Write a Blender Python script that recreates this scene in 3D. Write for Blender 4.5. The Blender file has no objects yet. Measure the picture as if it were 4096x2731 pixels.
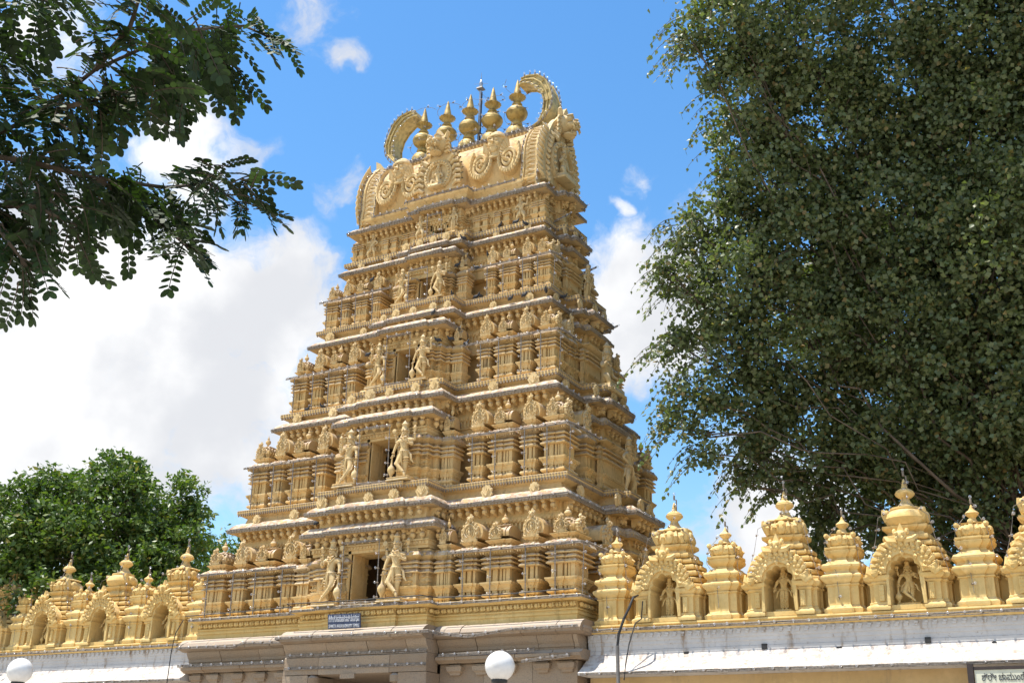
import bpy, math, random
import numpy as np
from math import pi, sin, cos, radians, sqrt, atan2
from mathutils import Vector, Matrix

random.seed(7)
rng = np.random.default_rng(11)
S = bpy.context.scene
COL = S.collection

# ------------------------------------------------------------------ camera
cd = bpy.data.cameras.new("camera")
cam = bpy.data.objects.new("camera", cd)
COL.objects.link(cam)
Rm = Matrix(((0.86460125, 0.50154413, 0.03030121),
             (0.1607899, -0.33330896, 0.92900578),
             (0.47603707, -0.79834743, -0.36882257))).transposed()
cam.matrix_world = Matrix.Translation((0, 0, 1.6)) @ Rm.to_4x4()
cd.sensor_width = 36.0
cd.lens = 36.0 * 4733.28 / 4096.0
cd.clip_start = 0.1
cd.clip_end = 4000
S.camera = cam
S.render.resolution_x, S.render.resolution_y = 1024, 682

# ------------------------------------------------------------------ light
SUN_EL = radians(71)
SUN_DIR = Vector((-0.80, -0.60, 0)).normalized() * cos(SUN_EL) + Vector((0, 0, sin(SUN_EL)))
sl = bpy.data.lights.new("sun", 'SUN')
sl.energy = 5.0
sl.angle = radians(0.53)
sl.color = (1.0, 0.95, 0.87)
sun = bpy.data.objects.new("sun", sl)
COL.objects.link(sun)
sun.rotation_euler = SUN_DIR.to_track_quat('Z', 'Y').to_euler()

S.view_settings.view_transform = 'Standard'
S.view_settings.look = 'None'
S.view_settings.gamma = 1.0
S.view_settings.use_curve_mapping = False
S.view_settings.exposure = 0.75
S.render.engine = 'CYCLES'
S.cycles.max_bounces = 8
S.cycles.diffuse_bounces = 4
S.cycles.transparent_max_bounces = 12
S.cycles.caustics_reflective = False
S.cycles.caustics_refractive = False
S.cycles.use_denoising = True

# ---- sky with clouds: each cloud sits at its own direction, noise gives its edge
CLOUDS = [(-0.752,0.572,0.329,0.121),(-0.689,0.632,0.355,0.096),(-0.64,0.667,0.382,0.065),(-0.813,0.51,0.282,0.147),
 (-0.749,0.603,0.273,0.121),(-0.674,0.676,0.299,0.081),(-0.788,0.566,0.243,0.11),(-0.659,0.585,0.473,0.044),
 (-0.679,0.556,0.479,0.022),(-0.626,0.613,0.483,0.022),(-0.542,0.595,0.593,0.028),(-0.539,0.623,0.566,0.022),
 (-0.577,0.66,0.482,0.026),(-0.53,0.662,0.53,0.015),(-0.365,0.837,0.402,0.068),(-0.336,0.831,0.444,0.045),(-0.345,0.85,0.395,0.05),
 (-0.395,0.837,0.378,0.033),(-0.375,0.862,0.34,0.013),(-0.304,0.924,0.232,0.062),(-0.332,0.919,0.212,0.05),(-0.27,0.93,0.24,0.05),
 (-0.353,0.913,0.202,0.029),(-0.346,0.793,0.502,0.019),(-0.375,0.794,0.479,0.011),(-0.713,0.46,0.529,0.048),
 (-0.634,0.558,0.536,0.04),(-0.573,0.58,0.579,0.015),(-0.624,0.713,0.319,0.055)]
wd = bpy.data.worlds.new("World")
S.world = wd
wd.use_nodes = True
nt = wd.node_tree
nt.nodes.clear()
N = nt.nodes.new
Lk = nt.links.new
def wmath(op, a, b=None, c=None):
    n = N("ShaderNodeMath"); n.operation = op
    for i, x in enumerate((a, b, c)):
        if x is None: continue
        if isinstance(x, (int, float)): n.inputs[i].default_value = x
        else: Lk(x, n.inputs[i])
    return n.outputs[0]
def wsmooth(x, lo, hi):
    n = N("ShaderNodeMapRange"); n.interpolation_type = 'SMOOTHSTEP'
    n.inputs[1].default_value = lo; n.inputs[2].default_value = hi
    Lk(x, n.inputs[0]); return n.outputs[0]
tc = N("ShaderNodeTexCoord")
sky = N("ShaderNodeTexSky"); sky.sky_type = 'NISHITA'; sky.sun_disc = False
sky.sun_elevation = SUN_EL
sky.sun_rotation = atan2(SUN_DIR.x, SUN_DIR.y)
sky.altitude = 0; sky.air_density = 1.3; sky.dust_density = 0.35; sky.ozone_density = 2.0
hs = N("ShaderNodeHueSaturation"); hs.inputs['Saturation'].default_value = 1.3; hs.inputs['Value'].default_value = 1.42
Lk(sky.outputs[0], hs.inputs['Color'])
direction = tc.outputs['Generated']
acc = None
def warp(src, scale, amp, detail):
    wn = N("ShaderNodeTexNoise"); wn.inputs['Scale'].default_value = scale; wn.inputs['Detail'].default_value = detail
    Lk(direction, wn.inputs['Vector'])
    vs = N("ShaderNodeVectorMath"); vs.operation = 'SUBTRACT'; Lk(wn.outputs['Color'], vs.inputs[0]); vs.inputs[1].default_value = (.5, .5, .5)
    va = N("ShaderNodeVectorMath"); va.operation = 'MULTIPLY_ADD'
    Lk(vs.outputs[0], va.inputs[0]); va.inputs[1].default_value = (amp, amp, amp); Lk(src, va.inputs[2])
    return va.outputs[0]
warped = warp(warp(direction, 7.0, .10, 3), 24.0, .055, 4)
for (x, y, z, r) in CLOUDS:
    d = N("ShaderNodeVectorMath"); d.operation = 'DISTANCE'
    Lk(warped, d.inputs[0]); d.inputs[1].default_value = Vector((x, y, z)).normalized()
    m = wsmooth(d.outputs['Value'], r * 1.75, r * 0.15)
    m = wmath('MULTIPLY', m, 1.75 if r > .06 else (1.25 if r > .035 else .95))
    acc = m if acc is None else wmath('MAXIMUM', acc, m)
n1 = N("ShaderNodeTexNoise"); n1.inputs['Scale'].default_value = 13.0; n1.inputs['Detail'].default_value = 10; n1.inputs['Roughness'].default_value = .64
Lk(warped, n1.inputs['Vector'])
# beyond the mapped clouds: the same kind of broken cumulus all round the sky
n2 = N("ShaderNodeTexNoise"); n2.inputs['Scale'].default_value = 3.0; n2.inputs['Detail'].default_value = 6
Lk(direction, n2.inputs['Vector'])
view_dir = N("ShaderNodeVectorMath"); view_dir.operation = 'DISTANCE'; Lk(direction, view_dir.inputs[0]); view_dir.inputs[1].default_value = (-.476, .798, .369)
away = wsmooth(view_dir.outputs['Value'], .55, .8)
gen = wmath('MULTIPLY', wsmooth(n2.outputs['Fac'], .48, .62), away)
acc = wmath('MAXIMUM', acc, wmath('MULTIPLY', gen, 1.5))
dens = wmath('ADD', acc, wmath('MULTIPLY', wmath('SUBTRACT', n1.outputs['Fac'], 0.5), 2.6))
cloud = wmath('MULTIPLY', wsmooth(dens, .42, 1.35), wsmooth(acc, .02, .45))
n3 = N("ShaderNodeTexNoise"); n3.inputs['Scale'].default_value = 6.5; n3.inputs['Detail'].default_value = 6
Lk(direction, n3.inputs['Vector'])
ccol = N("ShaderNodeMix"); ccol.data_type = 'RGBA'
ccol.inputs[6].default_value = (5.3, 5.42, 5.7, 1); ccol.inputs[7].default_value = (7.6, 7.6, 7.6, 1)
Lk(wsmooth(n3.outputs['Fac'], .40, .62), ccol.inputs[0])
mx = N("ShaderNodeMix"); mx.data_type = 'RGBA'
Lk(cloud, mx.inputs[0]); Lk(hs.outputs[0], mx.inputs[6]); Lk(ccol.outputs[2], mx.inputs[7])
bg = N("ShaderNodeBackground"); bg.inputs['Strength'].default_value = 0.09
wo = N("ShaderNodeOutputWorld")
Lk(mx.outputs[2], bg.inputs['Color']); Lk(bg.outputs[0], wo.inputs['Surface'])

# ------------------------------------------------------------------ materials
def new_mat(name):
    m = bpy.data.materials.new(name); m.use_nodes = True
    t = m.node_tree
    return m, t, t.nodes["Principled BSDF"]
def mnode(t, typ, **kw):
    n = t.nodes.new(typ)
    for k, v in kw.items(): setattr(n, k, v)
    return n
def mixc(t, fac, a, b, blend='MIX'):
    n = t.nodes.new("ShaderNodeMix"); n.data_type = 'RGBA'; n.blend_type = blend
    for sock, x in ((n.inputs[0], fac), (n.inputs[6], a), (n.inputs[7], b)):
        if isinstance(x, (int, float)): sock.default_value = x
        elif isinstance(x, tuple): sock.default_value = (*x, 1)
        else: t.links.new(x, sock)
    return n.outputs[2]
def noise(t, scale, detail=5, rough=.55, vec=None, stretch=None):
    n = t.nodes.new("ShaderNodeTexNoise"); n.inputs['Scale'].default_value = scale
    n.inputs['Detail'].default_value = detail; n.inputs['Roughness'].default_value = rough
    g = t.nodes.new("ShaderNodeNewGeometry")
    v = g.outputs['Position']
    if stretch:
        mp = t.nodes.new("ShaderNodeMapping"); mp.inputs['Scale'].default_value = stretch
        t.links.new(v, mp.inputs['Vector']); v = mp.outputs[0]
    t.links.new(v, n.inputs['Vector'])
    return n.outputs['Fac']
def ramp(t, x, lo, hi, a=0., b=1.):
    n = t.nodes.new("ShaderNodeMapRange"); n.interpolation_type = 'SMOOTHSTEP'
    for i, v in enumerate((lo, hi, a, b)): n.inputs[i + 1].default_value = v
    t.links.new(x, n.inputs[0]); return n.outputs[0]
def mmath(t, op, a, b):
    n = t.nodes.new("ShaderNodeMath"); n.operation = op
    for i, x in enumerate((a, b)):
        if isinstance(x, (int, float)): n.inputs[i].default_value = x
        else: t.links.new(x, n.inputs[i])
    return n.outputs[0]
def bump(t, bsdf, h, strength, dist):
    b = t.nodes.new("ShaderNodeBump"); b.inputs['Strength'].default_value = strength; b.inputs['Distance'].default_value = dist
    t.links.new(h, b.inputs['Height']); t.links.new(b.outputs[0], bsdf.inputs['Normal'])

def plaster(name, c1, c2, top, top_amt, grime, grime_amt, fresh=None):
    """painted lime plaster: two-tone paint, lichen settled on upward faces, rain streaks"""
    m, t, b = new_mat(name)
    col = mixc(t, ramp(t, noise(t, 1.3, 4), .35, .65), c1, c2)
    col = mixc(t, ramp(t, noise(t, 14, 4), .35, .75, 0, .35), col, tuple(x * .78 for x in c1))
    if fresh:
        oi = t.nodes.new("ShaderNodeObjectInfo")
        col = mixc(t, mmath(t, 'MULTIPLY', oi.outputs['Random'], .35), col, fresh)
    st = ramp(t, noise(t, 2.2, 6, .66, stretch=(2.2, 2.2, .35)), .53, .72, 0, grime_amt)
    col = mixc(t, ramp(t, noise(t, .9, 6, .7), .56, .66, 0, .45), col, tuple(min(1, x*1.18+.05) for x in c2))
    col = mixc(t, ramp(t, noise(t, 11, 5, .7), .60, .72, 0, grime_amt*.8), col, grime)
    col = mixc(t, st, col, grime)
    g = t.nodes.new("ShaderNodeNewGeometry"); sx = t.nodes.new("ShaderNodeSeparateXYZ")
    t.links.new(g.outputs['Normal'], sx.inputs[0])
    up = ramp(t, sx.outputs['Z'], .12, .6)
    li = ramp(t, noise(t, 7, 6, .65), .38, .58, .25, 1)
    lf = mmath(t, 'MULTIPLY', mmath(t, 'MULTIPLY', up, li), top_amt)
    tcol = mixc(t, ramp(t, noise(t, 6, 6, .65), .44, .58), top, (top[0] * .60, top[1] * .50, top[2] * .47))
    col = mixc(t, lf, col, tcol)
    t.links.new(col, b.inputs['Base Color'])
    b.inputs['Roughness'].default_value = .95
    b.inputs['Specular IOR Level'].default_value = .08
    bump(t, b, noise(t, 40, 4), .35, .01)
    return m

M_TOWER = plaster("tower_plaster", (.64, .43, .178), (.68, .49, .235), (.52, .43, .32), .9, (.13, .085, .045), .7)
M_FIG = plaster("statue_plaster", (.64, .46, .215), (.68, .51, .265), (.56, .49, .39), .7, (.20, .135, .07), .5)
M_GREY = plaster("weathered_ledge", (.50, .335, .135), (.42, .30, .16), (.58, .48, .37), 1.25, (.12, .09, .06), .75)
M_PARA = plaster("parapet_plaster", (.67, .46, .172), (.71, .52, .225), (.68, .54, .31), .55, (.27, .17, .06), .45)
M_WHITE = plaster("lime_wash", (.57, .545, .515), (.50, .48, .46), (.58, .52, .44), .7, (.27, .19, .12), .9)
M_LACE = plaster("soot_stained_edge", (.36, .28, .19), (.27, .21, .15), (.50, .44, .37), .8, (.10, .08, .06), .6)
M_WALL = plaster("wall_paint", (.58, .42, .22), (.52, .37, .18), (.5, .4, .25), .3, (.33, .25, .16), .4)

def stone_mat():
    m, t, b = new_mat("granite")
    oi = t.nodes.new("ShaderNodeObjectInfo")
    base = mixc(t, oi.outputs['Random'], (.27, .19, .12), (.37, .275, .185))
    base = mixc(t, ramp(t, noise(t, 1.5, 5), .35, .65, 0, .6), base, (.30, .24, .175))
    base = mixc(t, ramp(t, noise(t, 30, 3), .45, .7, 0, .5), base, (.16, .125, .10))
    g = t.nodes.new("ShaderNodeNewGeometry"); sx = t.nodes.new("ShaderNodeSeparateXYZ")
    t.links.new(g.outputs['Normal'], sx.inputs[0])
    base = mixc(t, ramp(t, sx.outputs['Z'], .2, .7, 0, .7), base, (.42, .35, .28))
    # old yellow paint drips
    dr = ramp(t, noise(t, 3.0, 4, .6, stretch=(5, 5, .6)), .60, .68, 0, .55)
    base = mixc(t, mmath(t, 'MULTIPLY', dr, ramp(t, sx.outputs['Z'], .0, .4)), base, (.55, .42, .22))
    t.links.new(base, b.inputs['Base Color']); b.inputs['Roughness'].default_value = .8
    b.inputs['Specular IOR Level'].default_value = .3
    bump(t, b, noise(t, 25, 5), .5, .015)
    return m
M_STONE = stone_mat()

def simple(name, c, rough=.6, metal=0., var=.15, nscale=6, spec=.4):
    m, t, b = new_mat(name)
    col = mixc(t, ramp(t, noise(t, nscale, 5), .35, .7), c, tuple(x * (1 - var * 2) for x in c))
    t.links.new(col, b.inputs['Base Color'])
    b.inputs['Roughness'].default_value = rough; b.inputs['Metallic'].default_value = metal
    b.inputs['Specular IOR Level'].default_value = spec
    return m
M_GOLD = simple("gilded_copper", (.46, .32, .10), .55, .3, .25, 5)
M_HORN = simple("gilded_sheet", (.60, .44, .17), .5, .35, .2, 7)
M_DARK = simple("shaded_interior", (.22, .14, .07), .9)  # plaster of the door rooms, its shadow put into a darker colour
M_WIRE = simple("old_cable", (.30, .26, .22), .7, 0, .25, 20)
M_BLACK = simple("rubber_and_hole_black", (.03, .028, .026), .6)
M_PIPE = simple("grey_conduit", (.22, .20, .18), .55, .3, .2)
M_SOCK = simple("bulb_socket", (.23, .18, .13), .6)
M_PIG = simple("pigeon_feather", (.035, .037, .042), .6, 0, .2, 25)
M_STEEL = simple("steel", (.45, .46, .48), .35, .8)
M_GLOBE = simple("opal_glass", (.78, .755, .715), .3, 0, .06, 9, .5)
M_BLUE = simple("sign_blue", (.055, .075, .14), .5)
M_WRITE = simple("sign_white", (.75, .76, .78), .6, 0, .04)
M_CREAM = simple("board_cream", (.62, .61, .47), .6, 0, .05)
M_INK = simple("board_ink", (.05, .05, .06), .6)
M_FRAME = simple("board_frame", (.045, .03, .025), .5)
M_BARK = simple("bark", (.16, .12, .085), .9, 0, .25, 5)
M_TWIG = simple("twig_bark", (.10, .075, .05), .9, 0, .2, 9)
M_PAVE = simple("paving", (.40, .36, .31), .9, 0, .15, 1.2)
M_BARK2 = simple("pale_bark", (.27, .215, .155), .9, 0, .25, 5)
def bulb_glass():
    m, t, b = new_mat("bulb_glass")
    t.nodes.remove(b)
    out = [n for n in t.nodes if n.type == 'OUTPUT_MATERIAL'][0]
    tr = t.nodes.new("ShaderNodeBsdfTransparent"); gl = t.nodes.new("ShaderNodeBsdfGlossy"); df = t.nodes.new("ShaderNodeBsdfDiffuse")
    gl.inputs['Roughness'].default_value = .08; df.inputs['Color'].default_value = (.85, .86, .88, 1)
    gl.inputs['Color'].default_value = (.95, .96, 1, 1)
    lw = t.nodes.new("ShaderNodeLayerWeight"); lw.inputs[0].default_value = .35
    m1 = t.nodes.new("ShaderNodeMixShader"); t.links.new(ramp(t, lw.outputs['Facing'],   .0, 1., .06, .7), m1.inputs[0])
    t.links.new(tr.outputs[0], m1.inputs[1]); t.links.new(gl.outputs[0], m1.inputs[2])
    m2 = t.nodes.new("ShaderNodeMixShader"); m2.inputs[0].default_value = .10
    t.links.new(m1.outputs[0], m2.inputs[1]); t.links.new(df.outputs[0], m2.inputs[2])
    t.links.new(m2.outputs[0], out.inputs['Surface'])
    return m
M_BULB = bulb_glass()
def leaf_mat(name, cols, trans, rough=.45):
    m, t, b = new_mat(name)
    out = [n for n in t.nodes if n.type == 'OUTPUT_MATERIAL'][0]
    g = t.nodes.new("ShaderNodeNewGeometry")
    cr = t.nodes.new("ShaderNodeValToRGB")
    els = cr.color_ramp.elements
    while len(els) < len(cols): els.new(.5)
    for e, (p, c) in zip(els, cols): e.position = p; e.color = (*c, 1)
    t.links.new(g.outputs['Random Per Island'], cr.inputs[0])
    col = mixc(t, ramp(t, noise(t, .45, 3), .3, .7, 0, .5), cr.outputs[0], cols[0][1])
    t.links.new(col, b.inputs['Base Color']); b.inputs['Roughness'].default_value = rough
    b.inputs['Specular IOR Level'].default_value = .5
    tl = t.nodes.new("ShaderNodeBsdfTranslucent")
    t.links.new(mixc(t, 1., col, (1.3, 1.5, .45), 'MULTIPLY'), tl.inputs['Color'])
    ms = t.nodes.new("ShaderNodeMixShader"); ms.inputs[0].default_value = trans
    t.links.new(b.outputs[0], ms.inputs[1]); t.links.new(tl.outputs[0], ms.inputs[2]); t.links.new(ms.outputs[0], out.inputs['Surface'])
    return m
M_PEEPAL = leaf_mat("peepal_leaf", [(0, (.085, .11, .045)), (.5, (.13, .165, .065)), (.9, (.185, .215, .09)), (1, (.30, .20, .075))], .30, .46)
M_MANGO = leaf_mat("broad_leaf", [(0, (.06, .11, .020)), (.5, (.10, .165, .032)), (.9, (.155, .21, .045)), (1, (.26, .21, .05))], .30, .45)
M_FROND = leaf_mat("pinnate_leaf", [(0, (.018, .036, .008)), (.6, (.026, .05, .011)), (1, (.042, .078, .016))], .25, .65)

# ------------------------------------------------------------------ mesh tools
class MB:
    def __init__(s): s.v = []; s.f = []; s.m = []
    def add(s, vs, fs, mi=0, M=None):
        o = len(s.v)
        if M is not None: vs = [tuple(M @ Vector(p)) for p in vs]
        s.v += [tuple(p) for p in vs]
        s.f += [tuple(i + o for i in f) for f in fs]
        s.m += [mi] * len(fs)
        return s
    def box(s, x0, x1, y0, y1, z0, z1, mi=0, M=None):
        vs = [(x0,y0,z0),(x1,y0,z0),(x1,y1,z0),(x0,y1,z0),(x0,y0,z1),(x1,y0,z1),(x1,y1,z1),(x0,y1,z1)]
        return s.add(vs, [(0,3,2,1),(4,5,6,7),(0,1,5,4),(1,2,6,5),(2,3,7,6),(3,0,4,7)], mi, M)
    def stack(s, plan, prof, mi=0, M=None, cap=True):
        """moulding: the plan polygon offset and raised through (z, offset) pairs"""
        n = len(plan); vs = []; fs = []
        for (z, o) in prof:
            vs += [(x, y, z) for x, y in offset(plan, o)]
        for k in range(len(prof) - 1):
            for i in range(n):
                j = (i + 1) % n
                fs.append((k*n+i, k*n+j, (k+1)*n+j, (k+1)*n+i))
        if cap:
            fs.append(tuple(reversed(range(n)))); fs.append(tuple(range((len(prof)-1)*n, len(prof)*n)))
        return s.add(vs, fs, mi, M)
    def lathe(s, prof, n=12, mi=0, M=None, lobes=0, amp=0.):
        vs = []; fs = []
        for (r, z) in prof:
            for i in range(n):
                a = 2*pi*i/n
                rr = r * (1 + amp*abs(sin(a*lobes/2))) if lobes else r
                vs.append((rr*cos(a), rr*sin(a), z))
        for k in range(len(prof)-1):
            for i in range(n):
                j = (i+1) % n
                fs.append((k*n+i, k*n+j, (k+1)*n+j, (k+1)*n+i))
        fs.append(tuple(reversed(range(n)))); fs.append(tuple(range((len(prof)-1)*n, len(prof)*n)))
        return s.add(vs, fs, mi, M)
    def tube(s, pts, rad, n=6, mi=0, M=None):
        pts = [Vector(p) for p in pts]; k = len(pts)
        if not hasattr(rad, '__len__'): rad = [rad]*k
        vs = []; fs = []; up = Vector((0.13, .21, 1)).normalized()
        for i, p in enumerate(pts):
            d = (pts[min(i+1,k-1)] - pts[max(i-1,0)])
            d = d.normalized() if d.length > 1e-9 else Vector((0,0,1))
            u = d.cross(up)
            if u.length < .05: u = d.cross(Vector((1,0,0)))
            u.normalize(); w = d.cross(u)
            for q in range(n):
                a = 2*pi*q/n
                vs.append(p + rad[i]*(cos(a)*u + sin(a)*w))
        for i in range(k-1):
            for q in range(n):
                r = (q+1) % n
                fs.append((i*n+q, i*n+r, (i+1)*n+r, (i+1)*n+q))
        fs.append(tuple(reversed(range(n)))); fs.append(tuple(range((k-1)*n, k*n)))
        return s.add(vs, fs, mi, M)
    def ball(s, c, r, seg=7, ring=5, mi=0, M=None):
        if not hasattr(r, '__len__'): r = (r, r, r)
        vs = [(c[0], c[1], c[2]-r[2])]
        for k in range(1, ring):
            ph = -pi/2 + pi*k/ring
            for i in range(seg):
                a = 2*pi*i/seg
                vs.append((c[0]+r[0]*cos(ph)*cos(a), c[1]+r[1]*cos(ph)*sin(a), c[2]+r[2]*sin(ph)))
        vs.append((c[0], c[1], c[2]+r[2]))
        fs = []
        for i in range(seg):
            j = (i+1) % seg
            fs.append((0, 1+j, 1+i))
            for k in range(ring-2):
                a = 1+k*seg
                fs.append((a+i, a+j, a+seg+j, a+seg+i))
            t = 1+(ring-2)*seg
            fs.append((t+i, t+j, len(vs)-1))
        return s.add(vs, fs, mi, M)
    def plate(s, out, y0, y1, mi=0, M=None):
        """closed XZ outline (counter-clockwise seen from -Y) given thickness in y; y0 is the front"""
        n = len(out)
        vs = [(x, y0, z) for x, z in out] + [(x, y1, z) for x, z in out]
        fs = [tuple(range(n)), tuple(reversed(range(n, 2*n)))]
        for i in range(n):
            j = (i+1) % n
            fs.append((i, i+n, j+n, j))
        return s.add(vs, fs, mi, M)
    def band(s, outer, inner, y0, y1, mi=0, M=None):
        """open arch band between two XZ polylines of equal length"""
        n = len(outer)
        vs = []
        for y in (y0, y1):
            vs += [(x, y, z) for x, z in outer] + [(x, y, z) for x, z in inner]
        fs = []
        for i in range(n-1):
            fs += [(i, n+i, n+i+1, i+1), (2*n+i+1, 3*n+i+1, 3*n+i, 2*n+i), (i+1, 2*n+i+1, 2*n+i, i), (n+i, 3*n+i, 3*n+i+1, n+i+1)]
        fs += [(0, 2*n, 3*n, n), (n-1, 2*n-1, 4*n-1, 3*n-1)]
        return s.add(vs, fs, mi, M)
    def mesh(s, name, mats, smooth=None):
        me = bpy.data.meshes.new(name)
        me.from_pydata(s.v, [], s.f)
        for m in (mats if isinstance(mats, (list, tuple)) else [mats]): me.materials.append(m)
        if any(s.m): me.polygons.foreach_set('material_index', s.m)
        if smooth is not None:
            me.polygons.foreach_set('use_smooth', [True]*len(s.f))
            me.set_sharp_from_angle(angle=radians(smooth))
        me.update()
        return me

def offset(plan, o):
    n = len(plan); res = []
    for i in range(n):
        p0, p1, p2 = plan[i-1], plan[i], plan[(i+1) % n]
        d1 = Vector((p1[0]-p0[0], p1[1]-p0[1])).normalized(); d2 = Vector((p2[0]-p1[0], p2[1]-p1[1])).normalized()
        a = Vector((d1.y, -d1.x)); b = Vector((d2.y, -d2.x))
        k = o / max(.2, 1 + a.dot(b))
        res.append((p1[0] + (a.x+b.x)*k, p1[1] + (a.y+b.y)*k))
    return res
def rect(x0, x1, y0, y1): return [(x0,y0),(x1,y0),(x1,y1),(x0,y1)]
def stepped(a, b, front=(), side=()):
    """rectangle with stepped projections in the middle of each side, counter-clockwise"""
    def one(h, d, st):
        out = [(-h, -d)]; e = d
        for w, p in st: out += [(-w, -e), (-w, -e-p)]; e += p
        for w, p in reversed(st): out += [(w, -e), (w, -e+p)]; e -= p
        return out
    f = one(a, b, front); sd = one(b, a, side)
    P = list(f)
    P += [(-y, x) for x, y in sd]
    P += [(-x, -y) for x, y in f]
    P += [(y, -x) for x, y in sd]
    return P
def edges_seen(plan, o=0.):
    """edges facing the courtyard (-Y) or right (+X)"""
    P = offset(plan, o); out = []
    for i in range(len(P)):
        a = Vector(P[i]); b = Vector(P[(i+1) % len(P)]); d = b-a
        if d.length < .03: continue
        nrm = Vector((d.y, -d.x)).normalized()
        if nrm.y < -.5 or nrm.x > .5: out.append((a, b, nrm))
    return out
def along(plan, o, gap, lo=0.5):
    for a, b, n in edges_seen(plan, o):
        L = (b-a).length; k = int(L/gap + .3)
        if k < 1: continue
        for i in range(k):
            p = a.lerp(b, (i+.5)/k)
            yield p, atan2(n.y, n.x) + pi/2, n

def ob(name, me, parent=None, loc=(0,0,0), rz=0., sc=(1,1,1), label=None, cat=None, group=None, kind=None):
    o = bpy.data.objects.new(name, me); COL.objects.link(o)
    o.location = loc; o.rotation_euler = (0, 0, rz)
    o.scale = sc if hasattr(sc, '__len__') else (sc, sc, sc)
    if parent: o.parent = parent
    for k, v in (('label', label), ('category', cat), ('group', group), ('kind', kind)):
        if v: o[k] = v
    return o
def RX(a): return Matrix.Rotation(a, 4, 'X')
def RY(a): return Matrix.Rotation(a, 4, 'Y')
def RZ(a): return Matrix.Rotation(a, 4, 'Z')
def TR(x, y, z): return Matrix.Translation((x, y, z))
def SC(x, y, z): return Matrix.Diagonal((x, y, z, 1))

# ------------------------------------------------------------------ ground
g = MB(); g.add([(-900,-900,0),(900,-900,0),(900,900,0),(-900,900,0)], [(0,1,2,3)])
ob("ground", g.mesh("ground", M_PAVE), kind="structure")

# ================================================================== ornaments shared by the buildings
def crest_mesh(mat, lion=True):
    """horseshoe ornament, leafy edge, lion mask on top; 1 wide, about 1.15 high, faces -Y"""
    b = MB(); out = []
    n = 30
    for i in range(n+1):
        t = i/n; a = -0.62*pi/1.0 + t*(1.24*pi)      # around from lower right to lower left over the top
        r = .40 + .055*abs(sin(t*pi*7.5))
        out.append((sin(a)*-r*(1.0 if abs(a) > 1 else .95), .42 + cos(a)*r*.98))
    out = [(.30, 0)] + [(x, z) for x, z in reversed(out)][::-1][:0] + [(x, z) for x, z in (out if out[0][0] > 0 else out[::-1])] + [(-.30, 0)]
    b.plate(out[::-1] if area(out) < 0 else out, -.05, .06)
    ring = [(.29*sin(a), -.075, .42 - .29*cos(a)) for a in np.linspace(.5, 2*pi-.5, 13)]
    b.tube(ring, .035, 5)
    ring = [(.17*sin(a), -.07, .40 - .19*cos(a)) for a in np.linspace(.3, 2*pi-.3, 10)]
    b.tube(ring, .022, 4)
    b.ball((0, -.07, .38), (.07, .05, .12), 6, 4); b.ball((0, -.08, .53), .05, 6, 4)
    for i in range(9):
        a = -1.9 + 3.8*i/8
        b.ball((.385*sin(a), -.075, .42+.385*cos(a)), (.06, .035, .06), 5, 4)
    for s in (-1, 1):
        b.tube([(s*.3, -.05, .03), (s*.40, -.07, .06), (s*.44, -.06, .15), (s*.38, -.06, .17)], [.05, .045, .03, .02], 5)
    if lion:
        b.ball((0, -.06, .90), (.13, .10, .12), 7, 5)
        for s in (-1, 1):
            b.ball((s*.075, -.13, .94), .045, 5, 4); b.ball((s*.13, -.04, .99), (.05, .04, .07), 5, 4)
            b.ball((s*.06, -.14, .83), (.035, .035, .05), 5, 4)
        b.ball((0, -.15, .875), (.055, .06, .045), 5, 4)
        b.plate([(-.1,.98),(.1,.98),(.03,1.12),(0,1.16),(-.03,1.12)], -.05, .03)
    return b.mesh("crest", mat, 40)
def area(P):
    return sum(P[i][0]*P[(i+1) % len(P)][1] - P[(i+1) % len(P)][0]*P[i][1] for i in range(len(P)))/2

def fan_mesh(mat):
    b = MB()
    out = []
    for i in range(23):
        a = -pi*.56 + i/22*pi*1.12
        r = .42 + .09*abs(sin(i*pi/22*5.5))
        out.append((r*sin(a)*.85, .42+r*cos(a)))
    out = [(.22, 0)] + out[::-1] + [(-.22, 0)]
    b.plate(out if area(out) > 0 else out[::-1], -.04, .12)
    for i in range(5):
        a = -1.1+2.2*i/4
        b.tube([(0, -.06, .2), (.2*sin(a), -.075, .32+.2*cos(a)), (.34*sin(a), -.06, .42+.30*cos(a))], [.03, .05, .02], 5)
    b.ball((0, -.06, .24), (.1, .06, .1), 6, 4)
    return b.mesh("antefix", mat, 40)

def pot_mesh(mat):
    b = MB()
    b.lathe([(.30,0),(.32,.05),(.22,.10),(.14,.16),(.12,.22),(.30,.32),(.36,.42),(.34,.52),(.22,.62),(.11,.66),(.16,.70),(.17,.74),(.10,.80),(.05,.90),(.015,1.0)], 12)
    return b.mesh("pot_finial", mat, 40)

CREST = crest_mesh(M_FIG)
FAN = fan_mesh(M_FIG)
POT = pot_mesh(M_TOWER)

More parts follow.
